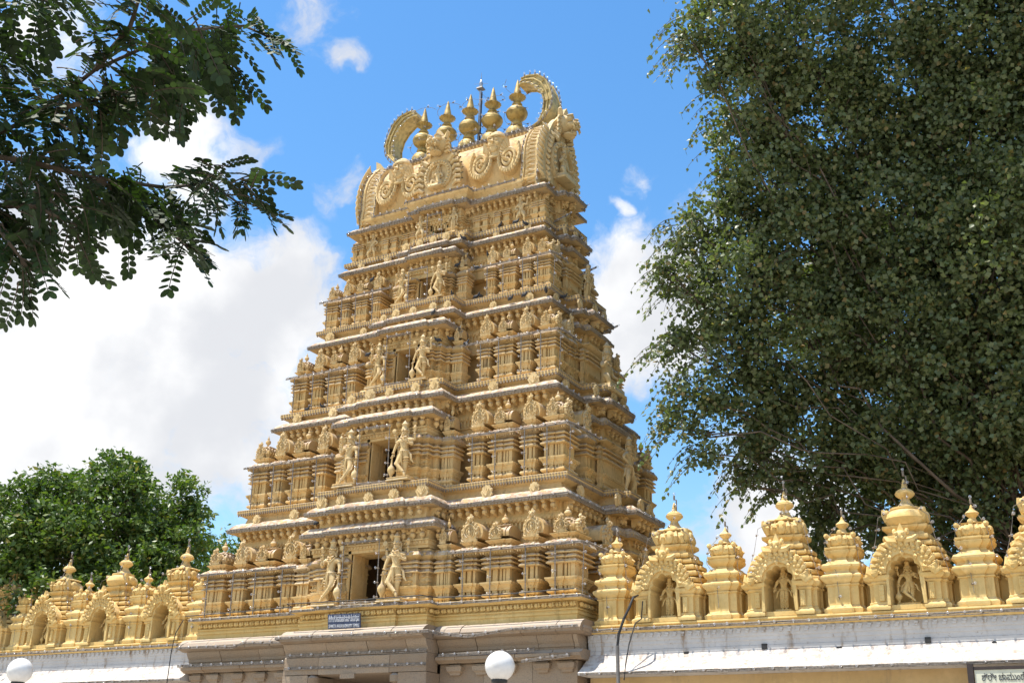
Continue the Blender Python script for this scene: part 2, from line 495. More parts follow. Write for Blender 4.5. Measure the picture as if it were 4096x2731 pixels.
def bracket_mesh():
    b = MB()
    prof = [(0, 0), (-.29, 0), (-.30, -.05), (-.22, -.075), (-.16, -.13), (-.10, -.21), (-.02, -.24), (0, -.2)]
    n = len(prof); vs = [(-.045, y, z) for y, z in prof] + [(.045, y, z) for y, z in prof]
    fs = [tuple(range(n)), tuple(reversed(range(n, 2*n)))] + [(i, i+n, (i+1) % n + n, (i+1) % n) for i in range(n)]
    b.add(vs, fs)
    b.ball((0, -.20, -.135), (.075, .07, .075), 7, 5)
    b.ball((.035, -.215, -.205), (.03, .035, .03), 5, 3)
    return b.mesh("bracket", M_TOWER, 40)
BRACKET = bracket_mesh()
def lotus_mesh():
    b = MB()
    b.ball((0, -.16, -.15), (.085, .075, .085), 8, 5)
    b.lathe([(.04, -.07), (.075, -.02), (.08, .0)], 6, M=TR(0, -.16, 0))
    b.lathe([(.012, -.27), (.035, -.23)], 5, M=TR(0, -.16, 0))
    return b.mesh("pendant_bud", M_TOWER, 50)
LOTUS = lotus_mesh()

# pilaster: 1 m wide unit in x is real metres; height 1.14 unit
PIL_PROF = [(0,0),(.085,0),(.095,.07),(.12,.105),(.15,.105),(.18,.07),(.19,0),(.255,0),(.265,.03),(.32,.04),(.385,.10),(.39,.135),(.42,.14),(.425,.16),(.465,.165),(.47,0),
            (.80,0),(.805,.13),(.83,.14),(.86,.10),(.905,.05),(.91,0),(.93,0),(.935,.13),(.955,.14),(.985,.10),(1.02,.05),(1.025,0),(1.04,0),(1.045,.155),(1.065,.16),(1.09,.12),(1.13,.05),(1.14,.0),(1.15,0)]
def pil_mesh(w, name="pilaster", k=1.0, d=.22, extra=.0):
    b = MB()
    b.stack(rect(-w/2, w/2, 0, d), [(z, o*k) for z, o in PIL_PROF])
    return b.mesh(name, M_TOWER)
PW = pil_mesh(.155, k=.85); PM = pil_mesh(.12, k=.85); PN = pil_mesh(.075, k=.75, d=.2); PT = pil_mesh(.22, k=.5)
KAP = [(1.13,-.02),(1.15,.03),(1.19,.10),(1.215,.16),(1.225,.175),(1.255,.18),(1.265,.17),(1.30,.155),(1.345,.11),(1.375,.05),(1.385,-.06)]
CORN = [(1.40,-.06),(1.45,-.06),(1.47,.0),(1.52,.06),(1.53,.085),(1.555,.09),(1.56,.07),(1.575,.0),(1.58,-.05)]

def bay_meshes(kind, w):
    """w: shaft-face width at full size"""
    d = .85; r = {}
    xs = {'kuta': .10, 'shala': .10, 'panjara': .05}[kind]
    b = MB(); b.stack(rect(-w/2+.015, w/2-.015, .15, d), [(z, o*1.0) for z, o in PIL_PROF]); b.box(-w/2+.05, w/2-.05, .16, d-.01, 1.1, 1.45)
    r['core'] = b.mesh("bay_core", M_TOWER)
    b = MB()
    pl = [(-w/2,0),(-xs*1.6,0),(-xs*1.6,-.035),(xs*1.6,-.035),(xs*1.6,0),(w/2,0),(w/2,d),(-w/2,d)]
    b.stack(pl, KAP)
    for p, rz, n in along(rect(-w/2, w/2, 0, d), .155, .085):
        b.box(-.022, .022, -.02, .02, 1.175, 1.222, M=TR(p.x, p.y, 0) @ RZ(rz))
    # lobed top of the eave
    k = max(3, int(w/.2))
    for i in range(k):
        x = -w/2+.02+(w-.04)*(i+.5)/k
        b.ball((x, -.075, 1.295), (w/k*.48, .12, .095), 7, 5)
    for i in range(3):
        b.ball((w/2+.075, .1+.2*i, 1.295), (.10, .09, .07), 6, 4)
    r['eave'] = b.mesh("bay_eave", M_GREY, 35)
    b = MB()
    b.box(-w/2+.1, w/2-.1, .1, d, 1.37, 1.46)
    k = 5 if kind != 'panjara' else 4
    for i in range(k):
        x = -w/2+.1+(w-.2)*(i+.5)/k
        b.box(x-.035, x+.035, .04, .12, 1.375, 1.455)
    for i in range(3): b.box(w/2-.12, w/2-.04, .1+.16*i, .17+.16*i, 1.375, 1.455)
    pl2 = [(-w/2+.04,.04),(-xs*1.4,.04),(-xs*1.4,.0),(xs*1.4,.0),(xs*1.4,.04),(w/2-.04,.04),(w/2-.04,d),(-w/2+.04,d)]
    b.stack(pl2, CORN)
    r['neck'] = b.mesh("bay_cornice", M_TOWER)
    b = MB()
    if kind == 'kuta':
        b.stack(rect(-w/2+.12, w/2-.12, .12, d), [(1.575,-.03),(1.60,.03),(1.66,.07),(1.74,.08),(1.81,.05),(1.87,-.02),(1.90,-.10),(1.905,-.06),(1.93,-.04),(1.95,-.06),(1.955,-.16)])
        for s in (-1, 0, 1):
            x = s*(w/2-.17)
            b.tube([(x, .10, 1.585), (x, .035, 1.70), (x, .08, 1.84), (x*.9, .2, 1.90)], [.05, .055, .045, .03], 6)
        for y in (.14, .3, .46): b.tube([(w/2-.14, y, 1.585), (w/2-.06, y, 1.70), (w/2-.1, y, 1.83), (w/2-.2, y, 1.9)], [.05, .055, .045, .03], 6)
    elif kind == 'shala':
        n = 12; prof = []
        for i in range(n+1):
            a = -.25 + (pi+.5)*i/n
            prof.append((.30-.31*cos(a)*1.0, 1.70+.23*sin(a)))
        for x0, x1, s in ((-w/2+.09, w/2-.09, 1.0), (-w/2+.05, -w/2+.13, 1.1), (w/2-.13, w/2-.05, 1.1), (-.20, -.13, 1.09), (.13, .20, 1.09)):
            vs = []
            for x in (x0, x1): vs += [(x, .30+(y-.30)*s, 1.70+(z-1.70)*s) for y, z in prof]
            m = len(prof)
            b.add(vs, [(i, i+1, m+i+1, m+i) for i in range(m-1)] + [tuple(range(m))[::-1], tuple(range(m, 2*m))])
        b.stack(rect(-w/2+.16, w/2-.16, .2, .4), [(1.915,.0),(1.935,.07),(1.96,.08),(1.975,.04),(1.985,-.03)])
    else:
        n = 14; out = []
        for i in range(n+1):
            a = -.35*pi/2 + (pi+.35*pi)*i/n
            out.append((.36*cos(a), 1.81+.29*sin(a)))
        b.plate(out if area(out) > 0 else out[::-1], .12, .75)
    r['roof'] = b.mesh("bay_roof", M_TOWER if kind == 'panjara' else M_GREY, 40)
    return r
BAY = {'kuta': (bay_meshes('kuta', .74), .74), 'shala': (bay_meshes('shala', .76), .76), 'panjara': (bay_meshes('panjara', .46), .46)}

def bay(parent, kind, x, y, z, wtot, h, rz=0., right_side=False, pot=True, roof=True, crest_k=1.0, left=False):
    me, w = BAY[kind]
    sx = wtot/(w+.42)*random.uniform(.97, 1.03); rz += random.uniform(-.012, .012); sz = h/1.96*random.uniform(.985, 1.015); sy = min(1., sx*1.02)
    R = ob("bay", me['core'], parent, (x, y, z), rz, (sx, sy, sz))
    pw = {'kuta': [(-w/2+.08, PW, .0), (-.085, PW, -.018), (.075, PN, .022), (.185, PN, .03), (w/2-.06, PM, .008)],
          'shala': [(-w/2+.08, PW, .0), (-.085, PW, -.018), (.075, PN, .022), (.185, PN, .03), (w/2-.06, PM, .008)],
          'panjara': [(-w/2+.08, PW, .0), (.055, PM, -.015), (w/2-.04, PN, .02)]}[kind]
    for px, me_p, dy in pw: ob("pilaster", me_p, R, (px, dy, 0))
    if right_side:
        for py, mp, q in ((.13, PW, .012), (.29, PN, -.022), (.45, PW, .018)): ob("pilaster", mp, R, (w/2+q, py, 0), pi/2)
    ob("eave", me['eave'], R)
    ob("cornice", me['neck'], R)
    if roof:
        ob("roof", me['roof'], R)
        if kind == 'panjara':
            ob("crest", CREST, R, (0, .06, 1.555), 0, (.60*crest_k, .9, .64*crest_k))
        elif kind == 'shala':
            ob("crest", CREST, R, (-.08, -.04, 1.57), 0, (.46, .9, .40))
            if pot: ob("pot_finial", POT, R, (0, .3, 1.965), 0, (.30, .30, .36))
        else:
            ob("crest", CREST, R, (-.06, .0, 1.57), 0, (.50, .9, .42))
            if right_side: ob("crest", CREST, R, (w/2+.0, .3, 1.57), pi/2, (.50, .9, .42))
            if pot: ob("pot_finial", POT, R, (-.02, .3, 1.94), 0, (.30, .30, .36))
    return R

# ------------------------------------------------------------------ carved figures
def skin(nodes, edges, sub=1, fat=1.1):
    """nodes: {name: (x,y,z,r)}; one continuous skinned body"""
    names = list(nodes); me = bpy.data.meshes.new("skel")
    me.from_pydata([nodes[n][:3] for n in names], [(names.index(a), names.index(b)) for a, b in edges], [])
    o = bpy.data.objects.new("skel", me); COL.objects.link(o)
    md = o.modifiers.new("skin", 'SKIN'); md.use_smooth_shade = True
    for i, n in enumerate(names):
        r = nodes[n][3]
        me.skin_vertices[0].data[i].radius = (r*fat, r*fat) if not hasattr(r, '__len__') else (r[0]*fat, r[1]*fat)
    me.skin_vertices[0].data[0].use_root = True
    sd = o.modifiers.new("sub", 'SUBSURF'); sd.levels = sub; sd.render_levels = sub
    dg = bpy.context.evaluated_depsgraph_get(); ev = o.evaluated_get(dg)
    m2 = bpy.data.meshes.new_from_object(ev)
    vs = [tuple(v.co) for v in m2.vertices]; fs = [tuple(p.vertices) for p in m2.polygons]
    bpy.data.objects.remove(o); bpy.data.meshes.remove(me); bpy.data.meshes.remove(m2)
    return vs, fs
def add_hand(b, w, d, s=1., curl=.3):
    """palm, four unequal fingers and a side thumb; w wrist, d direction"""
    w = Vector(w); d = Vector(d).normalized(); u = d.cross(Vector((0, 1, .1)))
    u = u.normalized() if u.length > .1 else Vector((1, 0, 0)); nrm = u.cross(d)
    k = .05*s
    b.ball(tuple(w+d*k*.45), (.020*s, .014*s, .024*s), 6, 4)
    for i, L in enumerate((.8, 1.0, .95, .72)):
        base = w + d*k*.75 + u*(i-1.5)*.0095*s
        b.tube([base, base+d*k*.45*L - nrm*k*.10*curl*3, base+d*k*.8*L - nrm*k*.35*curl*3], [.0062*s, .0056*s, .004*s], 4)
    t = w + d*k*.2 + u*.018*s
    b.tube([t, t+u*k*.3+d*k*.3, t+u*k*.35+d*k*.6], [.007*s, .006*s, .0045*s], 4)
def add_head(b, c, s=1., rz=0., crown=True):
    M = TR(*c) @ RZ(rz) @ SC(s, s, s)
    b.ball((0, 0, 0), (.045, .052, .060), 10, 8, M=M)
    b.ball((0, -.038, -.03), (.030, .022, .030), 7, 5, M=M)
    b.tube([(0, -.050, .018), (0, -.064, -.008), (0, -.052, -.014)], [.006, .012, .005], 5, M=M)
    for q in (-1, 1):
        b.ball((q*.019, -.047, .010), (.012, .008, .007), 6, 4, M=M)
        b.tube([(q*.008, -.052, .022), (q*.03, -.045, .024)], .004, 4, M=M)
        b.ball((q*.047, 0, -.008), (.010, .014, .024), 6, 4, M=M)
        b.ball((q*.052, -.004, -.040), (.016, .014, .018), 6, 4, M=M)
        b.tube([(q*.046, .02, -.01), (q*.065, .015, -.06), (q*.085, .01, -.075)], [.02, .022, .01], 5, M=M)
    b.tube([(-.017, -.053, -.028), (0, -.058, -.026), (.017, -.053, -.028)], [.003, .006, .003], 4, M=M)
    if crown:
        b.lathe([(.050,.028),(.060,.032),(.060,.046),(.050,.052),(.047,.10),(.042,.135),(.056,.142),(.058,.155),(.045,.165),(.025,.195),(.012,.215),(.004,.225)], 12, M=M)
        for i in range(8):
            a = 2*pi*i/8; b.ball((.058*cos(a), .058*sin(a), .052), .012, 5, 4, M=M)
        b.ball((0, .035, .02), (.075, .012, .085), 10, 6, M=M)
    else:
        b.ball((0, .008, .02), (.052, .054, .052), 10, 6, M=M)
def dress(b, hip=.44, waist=.52, legs=True):
    b.tube([(.088*cos(a), .068*sin(a), hip+.045+.01*sin(a)) for a in np.linspace(0, 2*pi, 13)], .014, 5)
    for q in range(9):
        a = -pi + pi*q/8; b.ball((.088*cos(a), .070*sin(a), hip+.018), (.012, .012, .022), 5, 3)
    b.tube([(.05*cos(a), -.04+.05*sin(a)*.8, .735+.03*sin(a)) for a in np.linspace(-pi, 0, 8)], .012, 5)
    b.tube([(.07*cos(a), -.05+.03*sin(a), .70+.06*sin(a)) for a in np.linspace(-pi, 0, 8)], .007, 5)
    b.tube([(-.09, -.04, .72), (-.02, -.075, .62), (.05, -.065, .53)], .006, 5)
    b.tube([(0, -.08, hip+.03), (.005, -.09, hip-.09), (-.005, -.05, hip-.2)], [.012, .02, .01], 5)
    for q in (-1, 1):
        b.tube([(q*.07, 0, hip+.04), (q*.13, .0, hip-.02), (q*.15, .0, hip-.12), (q*.19, .01, hip-.17)], [.012, .02, .018, .006], 5)

def bands(b, nd, pairs):
    for p, q, t, r in pairs:
        c = Vector(nd[p][:3]).lerp(Vector(nd[q][:3]), t); d = (Vector(nd[q][:3])-Vector(nd[p][:3])).normalized()
        u = d.cross(Vector((.2, .9, .3))).normalized(); w = d.cross(u)
        b.tube([tuple(c+r*(cos(a)*u+sin(a)*w)) for a in np.linspace(0, 2*pi, 9)], .009, 4)
def figure_guard():
    b = MB()
    nd = {'pelvis': (0,0,.445,(.075,.06)), 'waist': (.006,0,.535,(.056,.048)), 'chest': (-.006,0,.645,(.078,.06)), 'neck': (-.008,-.005,.735,.028), 'head': (-.01,-.012,.80,.036),
          'hipR': (.048,0,.40,.058), 'kneeR': (.045,-.015,.225,.037), 'ankleR': (.035,.0,.045,.022), 'toeR': (.05,-.055,.018,.016),
          'hipL': (-.05,-.01,.40,.058), 'kneeL': (-.085,-.085,.25,.038), 'ankleL': (.075,-.085,.085,.023), 'toeL': (.105,-.10,.025,.016),
          'shR': (.105,0,.70,.036), 'elR': (.175,-.02,.575,.026), 'wrR': (.115,-.10,.615,.017),
          'shL': (-.115,0,.695,.036), 'elL': (-.175,-.02,.56,.026), 'wrL': (-.195,-.05,.44,.017),
          'eR2': (.185,.03,.665,.024), 'wR2': (.195,-.005,.80,.015), 'eL2': (-.19,.03,.65,.024), 'wL2': (-.20,-.005,.775,.015)}
    ed = [('pelvis','waist'),('waist','chest'),('chest','neck'),('neck','head'),('pelvis','hipR'),('hipR','kneeR'),('kneeR','ankleR'),('ankleR','toeR'),
          ('pelvis','hipL'),('hipL','kneeL'),('kneeL','ankleL'),('ankleL','toeL'),('chest','shR'),('shR','elR'),('elR','wrR'),('chest','shL'),('shL','elL'),('elL','wrL'),
          ('shR','eR2'),('eR2','wR2'),('shL','eL2'),('eL2','wL2')]
    b.add(*skin(nd, ed)); add_head(b, (-.01, -.012, .80), 1., .12); dress(b)
    add_hand(b, nd['wrR'][:3], (-.1, -.15, 1), 1.1); add_hand(b, nd['wrL'][:3], (0, -.1, -1), 1.1, .8)
    add_hand(b, nd['wR2'][:3], (0, -.1, 1), 1.0, .8); add_hand(b, nd['wL2'][:3], (0, -.1, 1), 1.0, .8)
    b.lathe([(.018,.0),(.03,.01),(.018,.03),(.022,.06),(.035,.085),(.062,.13),(.066,.17),(.05,.215),(.02,.25),(.014,.30),(.014,.40),(.02,.41)], 10, M=TR(-.20, -.06, 0))
    b.lathe([(.006,0),(.04,.01),(.04,.025),(.006,.035)], 10, M=TR(-.205, -.02, .85) @ RX(pi/2))
    b.lathe([(.012,.80),(.03,.83),(.028,.87),(.008,.90)], 8, M=TR(.198, -.005, .02))
    bands(b, nd, [('shR','elR',.45,.036),('shL','elL',.45,.036),('elR','wrR',.85,.024),('elL','wrL',.85,.024),('kneeR','ankleR',.9,.03),('kneeL','ankleL',.88,.03),('eR2','wR2',.8,.022),('eL2','wL2',.8,.022)])
    for z0, r in ((.35, .066), (.31, .06), (.27, .052)): 
        for sx, sy in ((.048, -.005),):
            b.tube([(sx+r*cos(a), sy+r*sin(a), z0+.012*cos(a)) for a in np.linspace(0, 2*pi, 9)], .010, 4)
    for t in (.3, .5, .7, .85):
        c = Vector(nd['hipL'][:3]).lerp(Vector(nd['kneeL'][:3]), t); r = .068-.02*t
        b.tube([(c.x+r*cos(a), c.y+r*.9*sin(a)*.6, c.z+r*sin(a)*.7) for a in np.linspace(0, 2*pi, 9)], .010, 4)
    b.stack(rect(-.22, .20, -.15, .10), [(-.05,.01),(-.035,.015),(-.02,0),(.0,0),(.006,.01),(.012,.0)])
    return b
def figure_stand():
    b = MB()
    nd = {'pelvis': (0,0,.445,(.075,.06)), 'waist': (0,0,.54,(.056,.048)), 'chest': (0,0,.645,(.078,.06)), 'neck': (0,-.005,.735,.028), 'head': (0,-.012,.80,.036),
          'hipR': (.042,0,.40,.062), 'kneeR': (.038,-.012,.23,.046), 'ankleR': (.034,0,.05,.027), 'toeR': (.045,-.055,.018,.018),
          'hipL': (-.042,0,.40,.062), 'kneeL': (-.038,-.012,.23,.046), 'ankleL': (-.034,0,.05,.027), 'toeL': (-.045,-.055,.018,.018),
          'shR': (.11,0,.70,.036), 'elR': (.165,.0,.565,.027), 'wrR': (.175,-.05,.46,.018), 'shL': (-.11,0,.70,.036), 'elL': (-.165,0,.57,.027), 'wrL': (-.175,-.07,.49,.018)}
    ed = [('pelvis','waist'),('waist','chest'),('chest','neck'),('neck','head'),('pelvis','hipR'),('hipR','kneeR'),('kneeR','ankleR'),('ankleR','toeR'),
          ('pelvis','hipL'),('hipL','kneeL'),('kneeL','ankleL'),('ankleL','toeL'),('chest','shR'),('shR','elR'),('elR','wrR'),('chest','shL'),('shL','elL'),('elL','wrL')]
    b.add(*skin(nd, ed)); add_head(b, (0, -.012, .80), 1.0); dress(b)
    add_hand(b, nd['wrR'][:3], (0, -.15, -1), 1.2); add_hand(b, nd['wrL'][:3], (0, -.3, -1), 1.2)
    b.plate([(-.08,.06),(.08,.06),(.075,.42),(-.075,.42)], -.03, .05)
    bands(b, nd, [('shR','elR',.45,.036),('shL','elL',.45,.036),('elR','wrR',.85,.026),('elL','wrL',.85,.026)])
    for q in range(6): b.tube([(-.07, -.05, .36-.05*q), (0, -.085, .32-.05*q), (.07, -.05, .36-.05*q)], .009, 4)
    b.stack(rect(-.16, .16, -.12, .10), [(-.05,.01),(-.03,.015),(-.02,0),(.01,0)])
    return b
def figure_dance():
    b = MB()
    nd = {'pelvis': (0,0,.445,(.078,.06)), 'waist': (.012,0,.535,(.056,.048)), 'chest': (-.01,0,.645,(.08,.062)), 'neck': (-.015,-.005,.735,.028), 'head': (-.02,-.012,.80,.036),
          'hipR': (.05,0,.40,.062), 'kneeR': (.15,-.05,.24,.042), 'ankleR': (.12,0,.05,.025), 'toeR': (.16,-.05,.018,.018),
          'hipL': (-.05,0,.40,.062), 'kneeL': (-.13,-.05,.23,.042), 'ankleL': (-.12,0,.05,.025), 'toeL': (-.16,-.05,.018,.018),
          'shR': (.11,0,.70,.038), 'elR': (.21,-.01,.65,.028), 'wrR': (.23,-.02,.82,.018), 'shL': (-.115,0,.69,.038), 'elL': (-.22,0,.60,.028), 'wrL': (-.12,-.06,.50,.018)}
    ed = [('pelvis','waist'),('waist','chest'),('chest','neck'),('neck','head'),('pelvis','hipR'),('hipR','kneeR'),('kneeR','ankleR'),('ankleR','toeR'),
          ('pelvis','hipL'),('hipL','kneeL'),('kneeL','ankleL'),('ankleL','toeL'),('chest','shR'),('shR','elR'),('elR','wrR'),('chest','shL'),('shL','elL'),('elL','wrL')]
    b.add(*skin(nd, ed)); add_head(b, (-.02, -.012, .80), 1.0); dress(b)
    add_hand(b, nd['wrR'][:3], (0, -.15, 1), 1.2); add_hand(b, nd['wrL'][:3], (.6, -.3, -.6), 1.2)
    b.stack(rect(-.2, .2, -.10, .10), [(-.03,.01),(-.02,.015),(.01,0)])
    return b
def figure_seat():
    b = MB()
    nd = {'pelvis': (0,0,.10,(.09,.07)), 'waist': (0,0,.22,(.07,.06)), 'chest': (0,-.005,.36,(.09,.07)), 'neck': (0,-.01,.46,.03), 'head': (0,-.015,.53,.04),
          'hipR': (.07,-.01,.09,.065), 'kneeR': (.21,-.10,.10,.048), 'ankleR': (.06,-.16,.05,.03), 'toeR': (-.02,-.17,.04,.022),
          'hipL': (-.07,-.01,.09,.065), 'kneeL': (-.2,-.10,.19,.05), 'ankleL': (-.16,-.16,.0,.03), 'toeL': (-.17,-.22,-.05,.022),
          'shR': (.12,0,.42,.04), 'elR': (.2,-.02,.28,.03), 'wrR': (.19,-.12,.22,.02), 'shL': (-.12,0,.42,.04), 'elL': (-.2,-.03,.31,.03), 'wrL': (-.15,-.1,.42,.02)}
    ed = [('pelvis','waist'),('waist','chest'),('chest','neck'),('neck','head'),('pelvis','hipR'),('hipR','kneeR'),('kneeR','ankleR'),('ankleR','toeR'),
          ('pelvis','hipL'),('hipL','kneeL'),('kneeL','ankleL'),('ankleL','toeL'),('chest','shR'),('shR','elR'),('elR','wrR'),('chest','shL'),('shL','elL'),('elL','wrL')]
    b.add(*skin(nd, ed)); add_head(b, (0, -.015, .54), 1.15)
    add_hand(b, nd['wrR'][:3], (0, -.6, -.2), 1.2); add_hand(b, nd['wrL'][:3], (0, -.2, 1), 1.2)
    b.tube([(.095*cos(a), .07*sin(a)-.01, .15) for a in np.linspace(0, 2*pi, 11)], .016, 5)
    b.tube([(.06*cos(a), -.05+.04*sin(a), .44+.06*sin(a)) for a in np.linspace(-pi, 0, 8)], .012, 5)
    b.stack(rect(-.26, .26, -.2, .12), [(-.1,.02),(-.06,.03),(-.04,0),(.02,0)])
    return b
FG = figure_guard(); GUARD = FG.mesh("guardian_statue", M_FIG, 60)
gm = MB(); gm.add([(-x, y, z) for x, y, z in FG.v], [f[::-1] for f in FG.f]); GUARD_M = gm.mesh("guardian_statue", M_FIG, 60)
FS = figure_stand(); STAND = FS.mesh("standing_statue", M_FIG, 60); STAND_P = FS.mesh("niche_statue", M_PARA, 60)
FG0 = figure_guard(); GUARD_P = FG0.mesh("niche_statue", M_PARA, 60)
FD = figure_dance(); DANCE = FD.mesh("dancing_statue", M_FIG, 60)
SEAT = figure_seat().mesh("seated_statue", M_FIG, 60)

def lion_mesh():
    """snarling lion mask with bulging eyes and fangs, faces -Y, about 1 m across"""
    b = MB()
    b.ball((0, .1, .1), (.42, .38, .40), 12, 8)
    b.ball((0, -.22, -.02), (.28, .24, .16), 10, 6)
    for s in (-1, 1):
        b.ball((s*.19, -.22, .20), (.14, .13, .13), 8, 6)
        b.tube([(s*.05, -.30, .27), (s*.2, -.33, .34), (s*.36, -.2, .26)], [.04, .05, .03], 6)
        b.ball((s*.13, -.40, .0), (.10, .09, .08), 7, 5)
        b.tube([(s*.20, -.38, -.08), (s*.21, -.42, -.2), (s*.19, -.40, -.29)], [.055, .045, .01], 6)
        b.tube([(s*.07, -.43, -.09), (s*.07, -.45, -.17)], [.04, .015], 5)
        b.tube([(s*.32, .05, .35), (s*.46, .0, .55), (s*.40, .02, .66)], [.10, .08, .02], 6)
        for q in range(4):
            z = .2-.17*q
            b.tube([(s*.34, .05, z), (s*.50, .02, z+.03), (s*.56, .02, z-.08)], [.08, .06, .02], 5)
    b.ball((0, -.46, .05), (.08, .06, .06), 7, 5)
    b.ball((0, -.12, -.36), (.26, .22, .09), 9, 5)
    for s in (-1, 1): b.tube([(s*.16, -.28, -.33), (s*.15, -.31, -.22)], [.035, .008], 5)
    b.tube([(0, -.2, -.27), (0, -.36, -.32), (0, -.38, -.40)], [.09, .08, .03], 6)
    b.plate([(-.25,.40),(.25,.40),(.14,.62),(0,.80),(-.14,.62)], -.02, .12)
    return b.mesh("lion_mask", M_FIG, 50)
LION = lion_mesh()
def face_mesh():
    b = MB()
    b.ball((0, 0, 0), (.24, .22, .31), 14, 10)
    b.ball((0, -.14, -.18), (.13, .09, .12), 8, 6)
    b.tube([(0, -.215, .09), (0, -.285, -.045), (0, -.22, -.07)], [.028, .055, .02], 6)
    for s in (-1, 1):
        b.ball((s*.09, -.185, .05), (.06, .04, .034), 8, 5)
        b.tube([(s*.03, -.215, .12), (s*.10, -.21, .14), (s*.17, -.16, .11)], [.014, .018, .01], 5)
        b.ball((s*.24, .02, -.02), (.045, .06, .12), 7, 5); b.ball((s*.26, .0, -.19), (.06, .05, .07), 7, 5)
        b.ball((s*.11, -.16, -.06), (.075, .05, .07), 7, 5)
    b.tube([(-.085, -.205, -.135), (0, -.235, -.125), (.085, -.205, -.135)], [.012, .022, .012], 5)
    b.tube([(-.075, -.20, -.165), (0, -.225, -.178), (.075, -.20, -.165)], [.012, .022, .012], 5)
    b.lathe([(.13,-.42),(.14,-.30),(.12,-.2)], 10)
    b.tube([(.17*cos(a), -.02+.12*sin(a), -.40+.03*sin(a)) for a in np.linspace(-pi, 0, 9)], .035, 6)
    b.ball((0, .04, .14), (.27, .24, .26), 12, 7)
    b.tube([(.25*cos(a), -.02+.2*sin(a), .17) for a in np.linspace(-pi, 0, 11)], .03, 6)
    return b.mesh("stone_face", M_FIG, 60)
FACE = face_mesh()
def scroll_mesh(sg):
    """foliage scroll: spiral stem in a leafy U-shaped collar, about 1 m wide"""
    b = MB(); pts = []
    for i in range(40):
        t = i/39; a = -2.2+t*4.2*pi; r = .30*(1-t)+.035
        pts.append((sg*r*cos(a)-sg*.02, -.07-.05*t, -.10+r*sin(a)*1.05))
    b.tube(pts, [.078*(1-.6*i/39) for i in range(40)], 6)
    outer = [(.46*sin(a)*(1 if abs(a) < 2 else .9), .0-.50*cos(a)) for a in np.linspace(-2.2, 2.2, 23)]
    inner = [(.36*sin(a), .0-.39*cos(a)) for a in np.linspace(-2.2, 2.2, 23)]
    b.band(outer, inner, -.06, .1)
    for i, a in enumerate(np.linspace(-2.2, 2.2, 19)):
        b.ball((.43*sin(a), -.085, -.465*cos(a)), (.075, .06, .075), 5, 4)
    for i in range(9):
        a = 1.9+i*.32
        b.tube([(sg*.2*cos(a), -.06, .1+.2*sin(a)*.8), (sg*.33*cos(a+.15), -.1, .16+.33*sin(a+.15)), (sg*.42*cos(a+.4), -.06, .2+.40*sin(a+.4))], [.035, .085, .02], 5)
    return b.mesh("scroll_medallion", M_FIG, 40)
SCROLL = {-1: scroll_mesh(-1), 1: scroll_mesh(1)}

# ================================================================== THE TOWER
TX, TY = -19.065, 28.741
tower = ob("temple_tower", None, None, (TX, TY, 0), label="tall five storeyed yellow temple gateway tower crowded with carved shrines and statues", cat="temple tower")
tower.empty_display_size = .5

E_ = [(9.02,5.65,3.31,2.12,.84,((1.2,.5),(.92,.28))), (12.22,4.97,2.63,1.8,.85,((1.1,.48),(.75,.2))), (15.04,4.40,2.01,1.51,.70,((.9,.42),(.65,.22))),
      (17.66,3.83,1.51,1.2,.5,((.7,.36),(.5,.18))), (19.20,3.75,1.37,1.1,.38,((.65,.3),(.45,.15)))]
L_ = [(6.40,6.27,3.74,2.24,.47,((1.3,.3),)), (9.63,5.52,3.10,1.83,.92,((1.0,.42),(.66,.2))), (12.73,4.84,2.43,1.6,.80,((.98,.4),(.68,.2))),
      (15.60,4.25,1.85,1.33,.64,((.8,.38),(.55,.2))), (18.08,3.76,1.37,1.21,.44,((.65,.32),(.45,.15)))]
CE_ = [(8.43,2.23,4.15), (11.62,1.74,3.81), (14.58,1.45,3.05), (17.30,1.12,2.22)]
DOOR = [(1.12,1.52,6.48), (.97,1.46,9.74), (.78,1.38,12.84), (.64,.90,15.74), (.50,.56,18.26)]
def plan_of(r): return stepped(r[1], r[2], ((r[3], r[4]-.1), (r[3]*.6, .1)), r[5])

KAPOTA = [(-.36,-.14),(-.34,-.10),(-.06,-.10),(-.03,-.085),(-.03,-.065),(0,-.06),(0,.0),(-.03,.01),(-.05,.06),(-.12,.14),(-.22,.205),(-.33,.235),(-.46,.24)]
n_br = 0
def bracket_row(parent, plan, wall_off, z, gap, me, k=1.):
    """individual brackets up to the limit, the rest joined"""
    global n_br
    rest = MB()
    for p, rz, n in along(plan, wall_off, gap):
        if n_br < 300:
            ob(me.name, me, parent, (p.x, p.y, z), rz, k); n_br += 1
        else:
            rest.add([tuple(v.co*k) for v in me.vertices], [tuple(q.vertices) for q in me.polygons], 0, TR(p.x, p.y, z) @ RZ(rz))
    if rest.v: ob("brackets", rest.mesh("brackets", M_TOWER, 40), parent, kind="stuff")
def make_eave(plan, z, name="eave", dz=0., gap=.245, me=BRACKET, k=1.0, br=True):
    b = MB(); b.stack(plan, [(z+q, o) for o, q in KAPOTA])
    o = ob(name, b.mesh(name, M_GREY, 35), tower)
    d = MB()
    for p, rz, n in along(plan, .0, .10):
        d.box(-.032, .032, -.016, .02, z-.052, z-.008, M=TR(p.x, p.y, 0) @ RZ(rz))
        d.box(-.042, .042, -.008, .03, z-.10, z-.058, M=TR(p.x, p.y, 0) @ RZ(rz))
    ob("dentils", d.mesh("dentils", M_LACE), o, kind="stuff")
    if br: bracket_row(o, plan, -.36, z-.10, gap, me, k)
    return o
